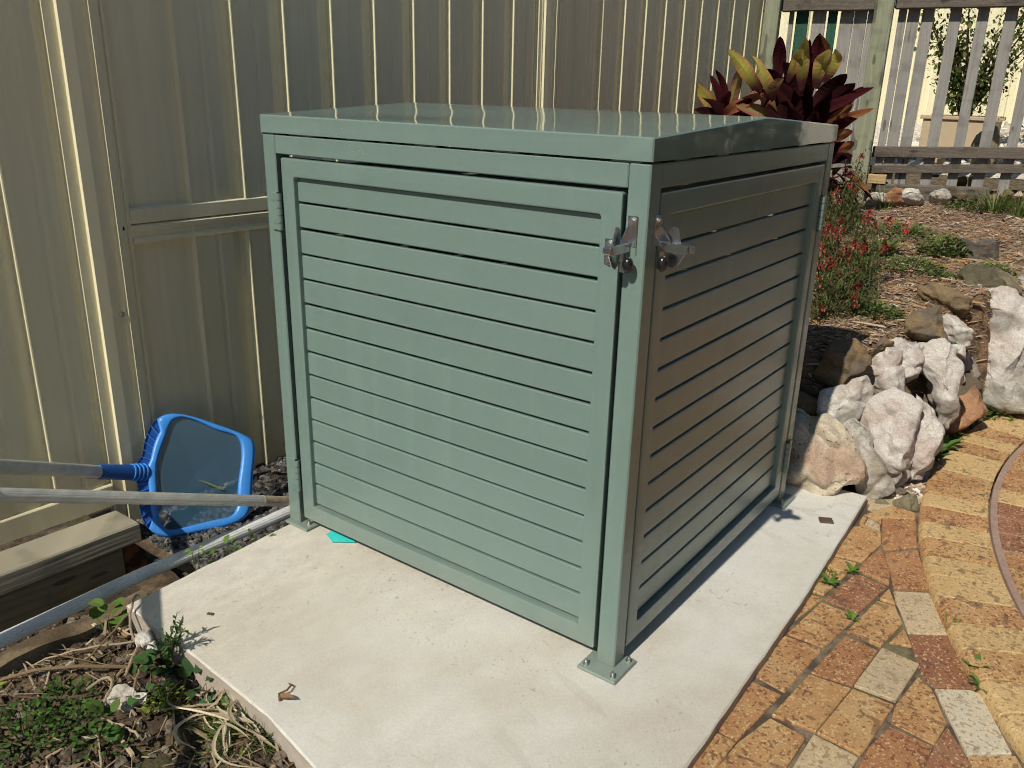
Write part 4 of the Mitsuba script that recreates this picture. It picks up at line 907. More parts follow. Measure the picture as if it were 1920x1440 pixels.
def band(levels):
    V = np.vstack(levels); F = []
    L = len(levels)
    for i in range(L):
        i2 = (i+1) % L
        for j in range(nO):
            k = (j+1) % nO; F += [[i*nO+j, i*nO+k, i2*nO+k], [i*nO+j, i2*nO+k, i2*nO+j]]
    m = trimesh.Trimesh(V, F, process=False)
    if m.volume < 0: m.invert()
    return m
left = np.clip(((outer_-ca) @ axx), -1, 1)
left_side = (np.array([np.linalg.norm(p - np.array(NET_S)) for p in outer_]) < 0.185)[:, None]
mid = inner_ + (outer_-inner_)*0.45
# flat rim towards the camera, and behind it the open ribbed channel on the handle side
rimo = np.where(left_side, mid, outer_)
fr = band([inner_ + NN*0.004, inner_ + NN*0.012, inner_*0.75 + rimo*0.25 + NN*0.017, inner_*0.25 + rimo*0.75 + NN*0.017, rimo + NN*0.011, rimo - NN*0.004, inner_ - NN*0.004])
obj('frame', fr, 'blue', net, smooth=40)
ch = band([mid + NN*0.004, outer_ + NN*0.006, outer_ + NN*0.011, outer_*1.0 + (outer_-mid)*0.05 + NN*0.011, outer_ - NN*0.008, mid - NN*0.008])
obj('channel', ch, 'navy', net, smooth=30, label='open ribbed channel on the handle side of the frame')
idx = [i for i in range(nO) if left_side[i, 0]]
for i in idx[::2]:
    o_, q_ = outer_[i], mid[i]; t_ = unit(outer_[(i+1) % nO] - outer_[i-1])*0.0012
    obj('rib', hull([o_+t_+NN*0.004, o_-t_+NN*0.004, q_+t_+NN*0.004, q_-t_+NN*0.004, o_+t_+NN*0.017, o_-t_+NN*0.017, q_+t_+NN*0.008, q_-t_+NN*0.008]), 'blue', net)
cen = np.vstack([ca, inner_]); F = [[0, 1+j, 1+(j+1) % nO] for j in range(nO)]
obj('netting', trimesh.Trimesh(np.vstack([ca - NN*0.012, inner_*1.0 + NN*0.002]), F, process=False), 'mesh_net', net, label='fine translucent netting')
S0, S1 = np.array(SOCK[1]), np.array(SOCK[0]); ds = unit(S1-S0)
obj('socket', cat(tube([S0 - ds*0.02 + NN*0.004, S0 + ds*0.02 + NN*0.004, S1], [0.030, 0.026, 0.0245], 24)), 'navy', net, smooth=40)
for k in range(4):
    q = S0 - ds*(0.012 - 0.014*k) + NN*0.006
    obj('collar', tube([q - ds*0.0022, q + ds*0.0022], 0.0315 - 0.0012*k, 24), 'blue', net, smooth=40)
pa = [np.array(p) for p in POLE_A]; dp = unit(pa[1]-S1)
obj('pole', tube([S1 - dp*0.03, S1 + dp*0.35, S1 + dp*0.7, S1 + dp*2.2], 0.0205, 24), 'dull_alu', net, smooth=40)
obj('clip', cat(tube([S1 - dp*0.0 - np.array([0, 0, 0.021]), S1 + dp*0.05 - np.array([0, 0, 0.0225]), S1 + dp*0.085 - np.array([0, 0, 0.024])], [0.004, 0.0035, 0.002], 8)), 'pot_grey', net)
mb = MB()
lc = np.array(LEAFLET) + NN*0.006
leaf(mb, lc - 0.05*axx*-1 - 0.025*ayy, lc + 0.03*axx*-1 + 0.03*ayy, 0.016, (0.28, 0.36, 0.16), n=5)
o = mb.put('dead_leaf', 'foliage'); tag(o, 'pale green leaf caught in the blue net', 'leaf')

# ================================================================ SMALL THINGS ON THE SLAB
cp = Polygon([(-1.040, 0.045), (-1.030, 0.005), (-0.985, -0.012), (-0.93, 0.03), (-0.96, 0.07)])
m = extrude(cp, 0.0015); V_ = np.array(m.vertices); V_[:, 2] += 0.004 + 0.05*np.clip(-(V_[:, 0]+1.0), 0, 1); m.vertices = V_
o = obj('plastic_tag', m, 'cyan'); tag(o, 'turquoise scrap of plastic poking out under the front door', 'scrap')
def chip_mesh(c, l, w, h, ang):
    m = hull([(sx*l/2*(0.9 if sz > 0 else 1), sy*w/2*(0.85 if sz > 0 else 1), h*(sz > 0)) for sx in (-1, 1) for sy in (-1, 1) for sz in (0, 1)])
    R_ = trimesh.transformations.rotation_matrix(ang, (0, 0, 1)); m.apply_transform(R_); m.apply_translation(c); return m
o = obj('bark_chip', chip_mesh((0.168, 1.102, 0.0005), 0.045, 0.034, 0.006, 0.5), 'chip_brown'); tag(o, 'square dark brown chip lying on the slab near its back corner', 'chip')
o = obj('bark_chip', chip_mesh((-0.956, -0.462, 0.0005), 0.018, 0.007, 0.004, 0.4), 'chip_brown'); tag(o, 'tiny dark crumb on the front left part of the slab', 'chip')
mb = MB()
tw = tube([(-0.575, -0.515, 0.003), (-0.560, -0.520, 0.010), (-0.552, -0.540, 0.012), (-0.560, -0.556, 0.008), (-0.545, -0.566, 0.004)], [0.002, 0.0022, 0.0025, 0.003, 0.003], 7)
mb.add(tw.vertices, tw.faces, (0.16, 0.09, 0.05))
leaf(mb, (-0.556, -0.563, 0.005), (-0.515, -0.548, 0.016), 0.018, (0.22, 0.12, 0.06), n=4, fold=0.6)
o = mb.put('dry_twig', 'tinted'); tag(o, 'curled dry twig with a shrivelled leaf on the front edge of the slab', 'twig')

# ================================================================ ROCKS
for i, (tone, n_, th_, bu_, lab, pts) in enumerate(ROCKS):
    big = max(np.ptp(np.array(pts), axis=0))
    pts = [tuple(q) for q in np.mean(pts, 0) + (1.6 if 'split off' in lab else 1.34 if max(np.ptp(np.array(pts), axis=0)) > 0.1 else 1.06)*(np.array(pts) - np.mean(pts, 0))]
    m = rock(pts, n_, th_, bu_, 60+i, 1.0 if big > 0.12 else 0.8, 30 if big > 0.2 else (20 if big > 0.12 else 12))
    o = obj('boulder' if big > 0.16 else 'stone', m, 'rock', smooth=30, uv=None)
    nv = len(meshkit.arrays(m, 30)[0])
    scene[o] = mikit.ply(m, B('rock'), smooth=True, uv=np.tile([RT.index(tone)/10, rng.random()], (len(m.vertices), 1)))
    tag(o, lab, 'rock' if big > 0.16 else 'stone')
# rubble behind the wall, in the shade of the box
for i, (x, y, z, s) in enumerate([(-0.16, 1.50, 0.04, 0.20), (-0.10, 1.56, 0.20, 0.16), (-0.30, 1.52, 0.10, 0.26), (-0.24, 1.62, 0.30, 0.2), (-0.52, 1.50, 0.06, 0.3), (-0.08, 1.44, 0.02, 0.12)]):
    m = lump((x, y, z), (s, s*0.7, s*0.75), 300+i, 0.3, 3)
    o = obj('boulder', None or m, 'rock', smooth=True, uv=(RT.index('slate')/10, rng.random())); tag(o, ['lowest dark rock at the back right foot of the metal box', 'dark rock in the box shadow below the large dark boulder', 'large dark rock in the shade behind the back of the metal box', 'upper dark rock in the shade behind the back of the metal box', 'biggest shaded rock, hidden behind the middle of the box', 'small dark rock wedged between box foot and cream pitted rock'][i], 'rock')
# the wall carried on beyond the right edge of the photo
for i, s_ in enumerate(np.arange(0.15, 1.75, 0.2)):
    q = np.array(LineString([(0.70, 2.98), (0.98, 3.32), (1.5, 3.75), (2.2, 4.15)]).interpolate(s_).coords[0]); r = np.random.default_rng(700+i)
    for lv in range(2):
        c_ = np.array([q[0] - 0.06*lv, q[1] + 0.10*lv, 0.10 + 0.24*lv]); w_ = r.uniform(0.11, 0.15); a_ = np.linspace(0, 2*np.pi, 9)[:-1]
        e1_, e2_ = np.array([0.75, 0.6, 0.0]), np.array([-0.25, 0.3, 0.9])
        ol = [c_ + e1_*math.cos(t)*w_*r.uniform(0.8, 1.15) + e2_*math.sin(t)*w_*r.uniform(0.85, 1.25) for t in a_]
        o = obj('boulder', rock(ol, unit([0.5, -0.7, 0.5]), 0.22, 0.05, 720+2*i+lv, 1.0, 20), 'rock', smooth=True, uv=(RT.index(['pink', 'grey', 'white', 'slate'][(i+2*lv) % 4])/10, r.random()))
        tag(o, 'rock of the garden wall beyond the right edge of the photo', 'rock', 'rocks of the wall outside the photo')
# broken stump in the bed
def stump(c, w, h, seed):
    a = np.linspace(0, 2*np.pi, 15)[:-1]; r = np.random.default_rng(seed)
    rad = w/2*(0.8 + 0.4*r.random(14)); top = h*(0.7 + 0.45*r.random(14))
    ringb = np.c_[np.cos(a)*rad*1.08, np.sin(a)*rad*0.8, np.full(14, -0.05)]; ringt = np.c_[np.cos(a)*rad, np.sin(a)*rad*0.75, top]
    V = np.vstack([ringb, ringt, [[0, 0, h*0.72]]]); F = []
    for j in range(14):
        k = (j+1) % 14; F += [[j, k, 14+k], [j, 14+k, 14+j], [28, 14+j, 14+k]]
    m = trimesh.Trimesh(V, F, process=False).subdivide().subdivide()
    V = np.array(m.vertices); f = meshkit.fbm(V*[60, 60, 14], 2, seed)-0.5; V[:, :2] *= (1 + 0.16*f)[:, None]; m.vertices = V + np.array(c); return m
o = obj('tree_stump', stump((0.152, 3.3, float(bed_z(0.152, 3.3)) - 0.005), 0.17, 0.085, 4), 'wood', uv=(WT.index('rail')/10, 0.4)); tag(o, 'short broken grey stump in the mulch on the right', 'stump')

# ================================================================ MULCH, PEBBLES, GRAVEL (uncountable)
def scatter_chips(xy, zf, lmin, lmax, cols, zoff=0.003, tilt=0.25, thin=1.0):
    n = len(xy); r = np.random.default_rng(n)
    L = r.uniform(lmin, lmax, n)*(0.55 + 0.9*r.random(n)**2); Wd = L*r.uniform(0.10, 0.28, n)*thin; Hh = np.minimum(Wd*0.35, 0.006)
    a = r.normal(0, 0.9, n) + 0.2; tx, ty = r.normal(0, tilt, n), r.normal(0, tilt*0.7, n)
    base = np.array([(-1, -1, 0), (1, -0.7, 0), (0.9, 0.8, 0), (-0.9, 1, 0), (-0.8, -0.6, 1), (0.9, -0.4, 1), (0.7, 0.5, 1), (-0.9, 0.6, 1)], float)
    F0 = np.array([(4, 5, 6), (4, 6, 7), (0, 1, 5), (0, 5, 4), (1, 2, 6), (1, 6, 5), (2, 3, 7), (2, 7, 6), (3, 0, 4), (3, 4, 7)])
    P_ = base[None]*np.stack([L/2, Wd/2, Hh], -1)[:, None]
    P_[..., 2] += P_[..., 0]*tx[:, None] + P_[..., 1]*ty[:, None]
    P_[..., 1] += (P_[..., 0]**2)*(r.normal(0, 2.0, n)[:, None])
    ca_, sa_ = np.cos(a)[:, None], np.sin(a)[:, None]
    X, Y = P_[..., 0]*ca_ - P_[..., 1]*sa_, P_[..., 0]*sa_ + P_[..., 1]*ca_
    z = zf(xy[:, 0], xy[:, 1])
    V = np.stack([X + xy[:, :1], Y + xy[:, 1:2], P_[..., 2] + z[:, None] + zoff + r.uniform(0, 0.008, n)[:, None]], -1).reshape(-1, 3)
    F = (F0[None] + 8*np.arange(n)[:, None, None]).reshape(-1, 3)
    cols = np.array(cols); c = cols[r.choice(len(cols), n)]*(0.6 + 0.8*r.random((n, 1)))
    return trimesh.Trimesh(V, F, process=False), np.repeat(np.clip(c, 0, 0.9), 8, axis=0)
r = np.random.default_rng(21)
def bed_points(n, ylo, yhi, power):
    Y = ylo + (yhi-ylo)*r.random(n)**power; X = r.uniform(-1.0, 1.3, n)
    ok = (wall_d(X, Y) > -0.02) & (X < 0.1 + 0.42*(Y-1.5)+0.25) & (X > -0.30 - 0.42*(Y-1.5) - 0.12); return np.c_[X, Y][ok]
mcols = [(0.30, 0.20, 0.12), (0.20, 0.12, 0.07), (0.38, 0.30, 0.23), (0.13, 0.085, 0.06), (0.44, 0.37, 0.31), (0.34, 0.19, 0.08), (0.22, 0.16, 0.13), (0.27, 0.20, 0.17)]
xy = bed_points(52000, 1.5, 4.5, 1.2)
m, c = scatter_chips(xy, lambda X, Y: bed_z(X, Y), 0.010, 0.036, mcols)
o = obj('bark_mulch', m, 'tinted', color=c); tag(o, 'brown and grey bark mulch covering the garden bed', 'mulch', kind='stuff')
xy2 = bed_points(3200, 1.5, 3.4, 1.0)
m, c = scatter_chips(xy2, lambda X, Y: bed_z(X, Y), 0.04, 0.11, [(0.40, 0.28, 0.15), (0.32, 0.20, 0.10), (0.46, 0.38, 0.27), (0.26, 0.15, 0.08)], 0.006, 0.12, thin=0.35)
# thin straw
o = obj('dry_straw', m, 'tinted', color=c); tag(o, 'thin dry straw and needles strewn over the bark mulch', 'straw', kind='stuff')
def pebbles(xy, zf, smin, smax, cols, seed):
    r = np.random.default_rng(seed); n = len(xy); ico = trimesh.creation.icosphere(subdivisions=1); Vb, Fb = np.array(ico.vertices), np.array(ico.faces)
    s = r.uniform(smin, smax, n)
    J = 1 + 0.28*r.standard_normal((n, len(Vb), 1)); Sx = np.stack([s*r.uniform(0.8, 1.3, n), s*r.uniform(0.7, 1.1, n), s*r.uniform(0.45, 0.8, n)], -1)
    V = Vb[None]*J*Sx[:, None]/2; V = V + np.c_[xy, zf(xy[:, 0], xy[:, 1]) + s*0.15][:, None]
    F = (Fb[None] + len(Vb)*np.arange(n)[:, None, None]).reshape(-1, 3); cols = np.array(cols)
    c = cols[r.choice(len(cols), n)]*(0.75 + 0.5*r.random((n, 1)))
    return trimesh.Trimesh(V.reshape(-1, 3), F, process=False), np.repeat(np.clip(c, 0, 0.9), len(Vb), axis=0)
r = np.random.default_rng(33)
xy = np.c_[r.uniform(-1.80, -1.19, 5200), -0.25 + 1.9*r.random(5200)**1.3]
m, c = pebbles(xy, lambda X, Y: gravel_z(X, Y), 0.008, 0.026, [(0.055, 0.055, 0.06), (0.03, 0.03, 0.034), (0.10, 0.10, 0.105), (0.16, 0.155, 0.15)], 1)
o = obj('dark_gravel', m, 'tinted', color=c); tag(o, 'dark grey gravel between the slab and the steel fence', 'gravel', kind='stuff')
xy = np.c_[r.uniform(0.22, 0.37, 420), r.uniform(1.50, 1.95, 420)]
xy = xy[(np.hypot(xy[:, 0]-CC0[0], xy[:, 1]-CC0[1]) > RO+0.004)]
m, c = pebbles(xy, lambda X, Y: bed_z(X, Y)*0 - 0.035, 0.008, 0.026, [(0.60, 0.55, 0.47), (0.45, 0.36, 0.28), (0.30, 0.22, 0.17), (0.66, 0.63, 0.58)], 2)
o = obj('pale_gravel', m, 'tinted', color=c); tag(o, 'pale pebbles in the crack between the rocks and the curved paving', 'gravel', kind='stuff')
xy = np.c_[r.uniform(-0.9, 1.5, 3800), r.uniform(5.5, 9.0, 3800)]
m, c = pebbles(xy, back_z, 0.03, 0.08, [(0.62, 0.58, 0.52), (0.5, 0.45, 0.38), (0.7, 0.67, 0.62), (0.36, 0.31, 0.26)], 3)
o = obj('white_gravel', m, 'tinted', color=c); tag(o, 'white pebbles on the ground beyond the timber fence', 'gravel', kind='stuff')
# soil clods, crumbs and dead stalks in the front left corner
xy = np.c_[r.uniform(-1.62, 0.1, 4200), r.uniform(-1.5, -0.50, 4200)]
m, c = pebbles(xy, soil_z, 0.006, 0.028, [(0.07, 0.048, 0.033), (0.045, 0.032, 0.024), (0.12, 0.085, 0.055), (0.17, 0.14, 0.11), (0.09, 0.065, 0.04)], 4)
o = obj('soil_crumbs', m, 'tinted', color=c); tag(o, 'dark crumbs and clods of bare soil in front of the slab', 'soil', kind='stuff')
xy = np.c_[r.uniform(-1.5, 0.0, 900), r.uniform(-1.4, -0.56, 900)]
m, c = scatter_chips(xy, soil_z, 0.012, 0.045, [(0.30, 0.23, 0.15), (0.25, 0.17, 0.10), (0.15, 0.10, 0.06), (0.42, 0.36, 0.28)], 0.006, 0.3)
xy = np.c_[r.uniform(-1.45, -0.2, 420), r.uniform(-1.3, -0.60, 420)]
m2, c2 = scatter_chips(xy, soil_z, 0.06, 0.15, [(0.24, 0.17, 0.11), (0.15, 0.10, 0.065), (0.32, 0.25, 0.17)], 0.008, 0.16, thin=0.16)
o = obj('thin_stalks', m2, 'tinted', color=c2); tag(o, 'thin dry stalks strewn across the bare soil in front of the slab', 'stalks', kind='stuff')
o = obj('leaf_litter', m, 'tinted', color=c); tag(o, 'dry bits of leaf and bark littering the bare soil', 'litter', kind='stuff')

# ---------------------------------------------------------------- dead stalks and twigs lying on the soil
def ground_path(pts, lift):
    return [np.array([x, y, float(soil_z(np.array(x), np.array(y))) + l]) for (x, y), l in zip(pts, lift)]
def twig(pts, lift, r0, r1, col, label):
    P_ = ground_path(pts, lift); Q = []
    from scipy.interpolate import make_interp_spline
    k = min(3, len(P_)-1); t = np.linspace(0, 1, len(P_)); Q = make_interp_spline(t, np.array(P_), k=k)(np.linspace(0, 1, 14))
    Q += rng.normal(0, 0.0012, Q.shape)
    mb = MB(); m = tube(Q, np.linspace(r0, r1, 14), 7); mb.add(m.vertices, m.faces, jig(col, 0.1))
    o = mb.put('twig', 'tinted'); tag(o, label, 'twig'); return o
pale, brn, drk = (0.36, 0.29, 0.20), (0.22, 0.15, 0.09), (0.10, 0.07, 0.045)
twig([(-1.20, -0.91), (-1.10, -0.80), (-1.02, -0.70), (-1.00, -0.63)], (0.02, 0.03, 0.025, 0.01), 0.004, 0.005, brn, 'long straight brown stalk crossing the bare soil on the left')
twig([(-1.24, -0.80), (-1.13, -0.70), (-1.06, -0.61), (-1.08, -0.55)], (0.02, 0.03, 0.03, 0.01), 0.0022, 0.003, pale, 'thin pale stalk lying beside the pole on the left')
twig([(-1.14, -0.62), (-1.02, -0.60), (-0.94, -0.60)], (0.04, 0.035, 0.03), 0.0025, 0.003, pale, 'pale stalk running towards the front left corner of the slab')
twig([(-1.155, -0.545), (-1.135, -0.575), (-1.09, -0.61), (-1.02, -0.60)], (0.10, 0.09, 0.05, 0.02), 0.004, 0.003, (0.33, 0.25, 0.19), 'pale bent stalk hanging over the corner of the slab')
twig([(-1.16, -0.57), (-1.11, -0.66), (-1.08, -0.74)], (0.06, 0.05, 0.03), 0.003, 0.002, brn, 'brown stalk below the corner of the slab')
twig([(-1.00, -0.635), (-0.965, -0.65), (-0.93, -0.69), (-0.90, -0.72)], (0.02, 0.035, 0.03, 0.01), 0.004, 0.0035, brn, 'short brown stalk near the frilly weed')
twig([(-1.04, -0.62), (-1.00, -0.66), (-0.97, -0.70)], (0.03, 0.03, 0.02), 0.004, 0.004, (0.30, 0.22, 0.15), 'forked pale stalk under the slab corner')
twig([(-0.98, -0.79), (-0.965, -0.745), (-0.92, -0.76), (-0.88, -0.83)], (0.035, 0.045, 0.04, 0.015), 0.004, 0.003, pale, 'bent pale stalk arching beside the white lump')
twig([(-1.10, -0.89), (-1.00, -0.83), (-0.93, -0.73)], (0.01, 0.02, 0.015), 0.003, 0.004, drk, 'dark stalk half sunk in the soil')
twig([(-0.80, -0.73), (-0.74, -0.68), (-0.69, -0.63), (-0.655, -0.61)], (0.015, 0.03, 0.035, 0.03), 0.0025, 0.0035, pale, 'long pale stalk leading up to the heap of dead blades')
twig([(-0.70, -0.72), (-0.62, -0.73), (-0.57, -0.70), (-0.55, -0.66)], (0.01, 0.015, 0.02, 0.02), 0.002, 0.002, brn, 'thin curved root in front of the slab')
twig([(-0.86, -0.82), (-0.80, -0.80), (-0.74, -0.80)], (0.02, 0.025, 0.02), 0.003, 0.003, pale, 'pale stick near the bottom edge of the photo')
# heap of dead strap leaves by the slab
def strap(mb, pts, w, col):
    from scipy.interpolate import make_interp_spline
    Q = make_interp_spline(np.linspace(0, 1, len(pts)), np.array(pts), k=2)(np.linspace(0, 1, 12)); V = []
    for i, q in enumerate(Q):
        t = unit(Q[min(i+1, 11)] - Q[max(i-1, 0)]); s_ = unit(np.cross(t, [0, 0, 1.0])); ww = w*0.5*(1 - (i/11)**3)*(0.5 + 0.5*min(1, i/3)) + 0.0004
        V += [q - s_*ww + [0, 0, 0.001], q + [0, 0, -0.001 + 0.15*ww], q + s_*ww + [0, 0, 0.001]]
    F = []
    for i in range(11):
        a = i*3; F += [[a, a+3, a+4], [a, a+4, a+1], [a+1, a+4, a+5], [a+1, a+5, a+2]]
    mb.add(V, F, col)
mb = MB(); r = np.random.default_rng(5)
for i in range(24):
    b = np.array([-0.655 + r.normal(0, 0.05), -0.640 + r.normal(0, 0.022), -0.055 + r.uniform(0, 0.03)])
    a = r.normal(-0.35, 0.55) + (math.pi if i % 2 else 0); L = r.uniform(0.09, 0.22)
    d = np.array([math.cos(a)*L, math.sin(a)*L*0.55, r.normal(-0.012, 0.012)]); sd = np.array([-d[1], d[0], 0])*r.normal(0, 0.22)
    strap(mb, [b, b + d*0.5 + sd + [0, 0, r.uniform(0.0, 0.02)], b + d], r.uniform(0.004, 0.011), jig((0.43, 0.36, 0.26), 0.22))
o = mb.put('dead_leaves', 'tinted'); tag(o, 'heap of bleached strap leaves against the front edge of the slab', 'dead leaves')
m = rock([(x, y, z+0.022) for x, y, z in [(-0.94, -0.775, -0.075), (-0.90, -0.79, -0.062), (-0.845, -0.775, -0.06), (-0.80, -0.735, -0.05), (-0.815, -0.725, -0.035), (-0.87, -0.735, -0.03), (-0.925, -0.755, -0.045)]], (0, -0.5, 0.86), 0.05, 0.02, 8, 2.2, 16)
o = obj('stone', m, 'rock', smooth=True, uv=(0.1, 0.31)); tag(o, 'knobbly whitish lump of rock on the soil in front of the slab', 'stone')
m = cat(lump((-1.045, -0.600, -0.04), (0.055, 0.05, 0.05), 5, 0.35, 3), lump((-1.00, -0.598, -0.045), (0.04, 0.035, 0.035), 6, 0.35, 3))
o = obj('stone', m, 'rock', smooth=True, uv=(0.1, 0.7)); tag(o, 'crumbled pale lumps of concrete tucked under the slab corner', 'stone')

# ================================================================ PLANTS
G1, G2, G3, G4 = (0.12, 0.205, 0.055), (0.18, 0.28, 0.075), (0.085, 0.14, 0.055), (0.24, 0.30, 0.07)
def put_plant(name, mb, label, cat_, group=None, mat='foliage'):
    o = mb.put(name, mat); tag(o, label, cat_, group); return o
def grass_tuft(c, n, h, spread, cols, seed, width=0.005):
    r = np.random.default_rng(seed); mb = MB()
    for i in range(n):
        a = r.uniform(0, 2*np.pi); d = np.array([math.cos(a), math.sin(a), 0]); b = np.array(c) + d*spread*0.45*r.random()
        L = h*r.uniform(0.5, 1.1); tip = b + d*spread*r.uniform(0.2, 1.0) + np.array([0, 0, L*r.uniform(0.45, 1)])
        leaf(mb, b, tip, width*r.uniform(0.6, 1.3), jig(cols[r.integers(len(cols))], 0.15), sag=r.uniform(0.03, 0.15), n=4, shape='blade')
    return mb
def leafy(c, n, h, spread, size, cols, seed, stems=True, ratio=0.62):
    """a low weed: small round leaves on thin stems through the whole volume"""
    r = np.random.default_rng(seed); mb = MB(); c = np.array(c, float)
    for i in range(n):
        a = r.uniform(0, 2*np.pi); rad = spread*math.sqrt(r.random()); hh = h*r.random()**0.7*(1 - 0.6*(rad/spread)**2)
        p = c + np.array([math.cos(a)*rad, math.sin(a)*rad, hh + 0.004]); s = size*r.uniform(0.6, 1.3)
        d = unit([math.cos(a) + r.normal(0, 0.7), math.sin(a) + r.normal(0, 0.7), r.normal(0.25, 0.4)])
        leaf(mb, p, p + d*s, s*ratio, jig(cols[r.integers(len(cols))], 0.18), sag=0.08, n=3, shape='round')
        if stems and i % 3 == 0:
            m = tube([c + np.array([0, 0, -0.01]) + (p-c)*[0.3, 0.3, 0], p], [0.0013, 0.0008], 4); mb.add(m.vertices, m.faces, np.array(cols[0])*0.7)
    return mb
def rosette(c, n, L, w, cols, seed, up=0.5):
    r = np.random.default_rng(seed); mb = MB()
    for i in range(n):
        a = i*2.4 + r.normal(0, 0.2); u = up*r.uniform(0.5, 1.3); d = unit([math.cos(a), math.sin(a), u]); l = L*r.uniform(0.65, 1.1)
        leaf(mb, np.array(c) + d*0.004, np.array(c) + d*l, w*r.uniform(0.8, 1.2), jig(cols[r.integers(len(cols))], 0.15), sag=0.12, n=6, shape='lance')
    return mb
def bz(x, y): return float(bed_z(np.array(x), np.array(y)))
def sz(x, y): return float(soil_z(np.array(x), np.array(y)))
# --- on the soil, front left
put_plant('seedling', leafy((-1.225, -0.605, -0.085), 10, 0.085, 0.05, 0.048, [G2, (0.13, 0.24, 0.05)], 1, ratio=0.75), 'bright round leaved seedling beside the pole at the slab corner', 'weed')
put_plant('weed', leafy((-1.265, -0.30, -0.06), 9, 0.09, 0.025, 0.022, [G2, (0.2, 0.3, 0.08)], 2), 'spindly weed standing behind the pole in front of the sleepers', 'weed')
put_plant('weed', leafy((-1.215, -0.235, -0.03), 9, 0.05, 0.05, 0.024, [G2, G1], 3), 'small leaves creeping between pole and slab edge', 'weed')
put_plant('weed', leafy((-1.20, -0.10, -0.03), 8, 0.04, 0.05, 0.018, [G2, G1], 31), 'tiny weed between pole and slab below the net', 'weed')
mb = leafy((-0.925, -0.615, -0.05), 40, 0.07, 0.035, 0.020, [G1, G3], 4, ratio=0.3)
r = np.random.default_rng(6)
for i in range(9):
    a = 0.4 + r.normal(0, 0.55); b = np.array([-0.925, -0.612, -0.04]); t_ = b + np.array([math.cos(a)*r.uniform(0.02, 0.07), math.sin(a)*0.05, r.uniform(0.08, 0.15)])
    m = tube([b, (b+t_)/2 + [0, 0, 0.012], t_], [0.0016, 0.0013, 0.0008], 5); mb.add(m.vertices, m.faces, (0.10, 0.13, 0.06))
    for k in range(10):
        q = b + (t_-b)*(0.35 + 0.065*k); d = unit(r.normal(0, 1, 3) + [0, 0, 0.4]); leaf(mb, q, q + d*0.022, 0.006, jig((0.10, 0.16, 0.07), 0.15), n=3)
put_plant('weed', mb, 'frilly leaved weed leaning over the front left edge of the slab', 'weed')
put_plant('grass_tuft', grass_tuft((-0.575, -0.645, -0.085), 230, 0.075, 0.095, [(0.15, 0.26, 0.05), (0.10, 0.19, 0.04), (0.2, 0.28, 0.08)], 7, 0.0035), 'bright tuft of short grass against the front edge of the slab', 'grass')
put_plant('grass_tuft', grass_tuft((-0.66, -0.632, -0.08), 110, 0.06, 0.07, [(0.15, 0.26, 0.05), (0.12, 0.20, 0.04)], 8, 0.003), 'smaller tuft of grass beside the heap of bleached leaves', 'grass')
put_plant('weed', leafy((-0.80, -0.70, sz(-0.80, -0.70)), 130, 0.06, 0.055, 0.010, [(0.26, 0.30, 0.06), (0.20, 0.26, 0.06)], 9), 'yellowish fine leaved weed between the white lump and the slab', 'weed')
put_plant('weed', leafy((-0.80, -0.63, -0.075), 16, 0.05, 0.07, 0.045, [(0.08, 0.15, 0.07), (0.07, 0.13, 0.05)], 10, ratio=0.8), 'dark round leaved weed along the front edge of the slab', 'weed')
put_plant('weed', leafy((-1.00, -0.565, -0.065), 9, 0.055, 0.04, 0.04, [(0.06, 0.13, 0.05), G3], 11, ratio=0.8), 'dark round leaves against the slab just below its corner', 'weed')
put_plant('weed', leafy((-0.93, -0.665, sz(-0.93, -0.665)), 8, 0.05, 0.045, 0.040, [(0.08, 0.17, 0.06)], 12, ratio=0.85), 'weed with broad lobed leaves beside the short brown stalk', 'weed')
for i, (x, y, n, h, s, l) in enumerate([(-0.955, -0.945, 150, 0.06, 0.10, 'dense bright clover like weed in the bottom left corner'), (-0.90, -0.875, 90, 0.05, 0.075, 'second dense clover like weed, right of the corner one'), (-1.00, -0.83, 70, 0.05, 0.07, 'bushy green weed left of the white lump'), (-0.80, -0.86, 60, 0.05, 0.065, 'low leafy weed at the bottom edge left of the slab')]):
    put_plant('clover', leafy((x, y, sz(x, y)), int(n*1.2), h, s, 0.011, [(0.075, 0.15, 0.04), (0.10, 0.20, 0.05), (0.06, 0.12, 0.03)], 40+i, ratio=0.8), l, 'weed')
put_plant('weed', leafy((-0.845, -0.80, sz(-0.845, -0.80)), 12, 0.05, 0.05, 0.035, [(0.08, 0.18, 0.05), G1], 13, ratio=0.8), 'broad leaved weed just below the white lump', 'weed')
put_plant('weed', rosette((-1.235, -0.90, sz(-1.235, -0.90) + 0.01), 4, 0.05, 0.02, [G2, (0.35, 0.42, 0.08)], 14), 'yellow green seedling at the left edge of the photo', 'weed')
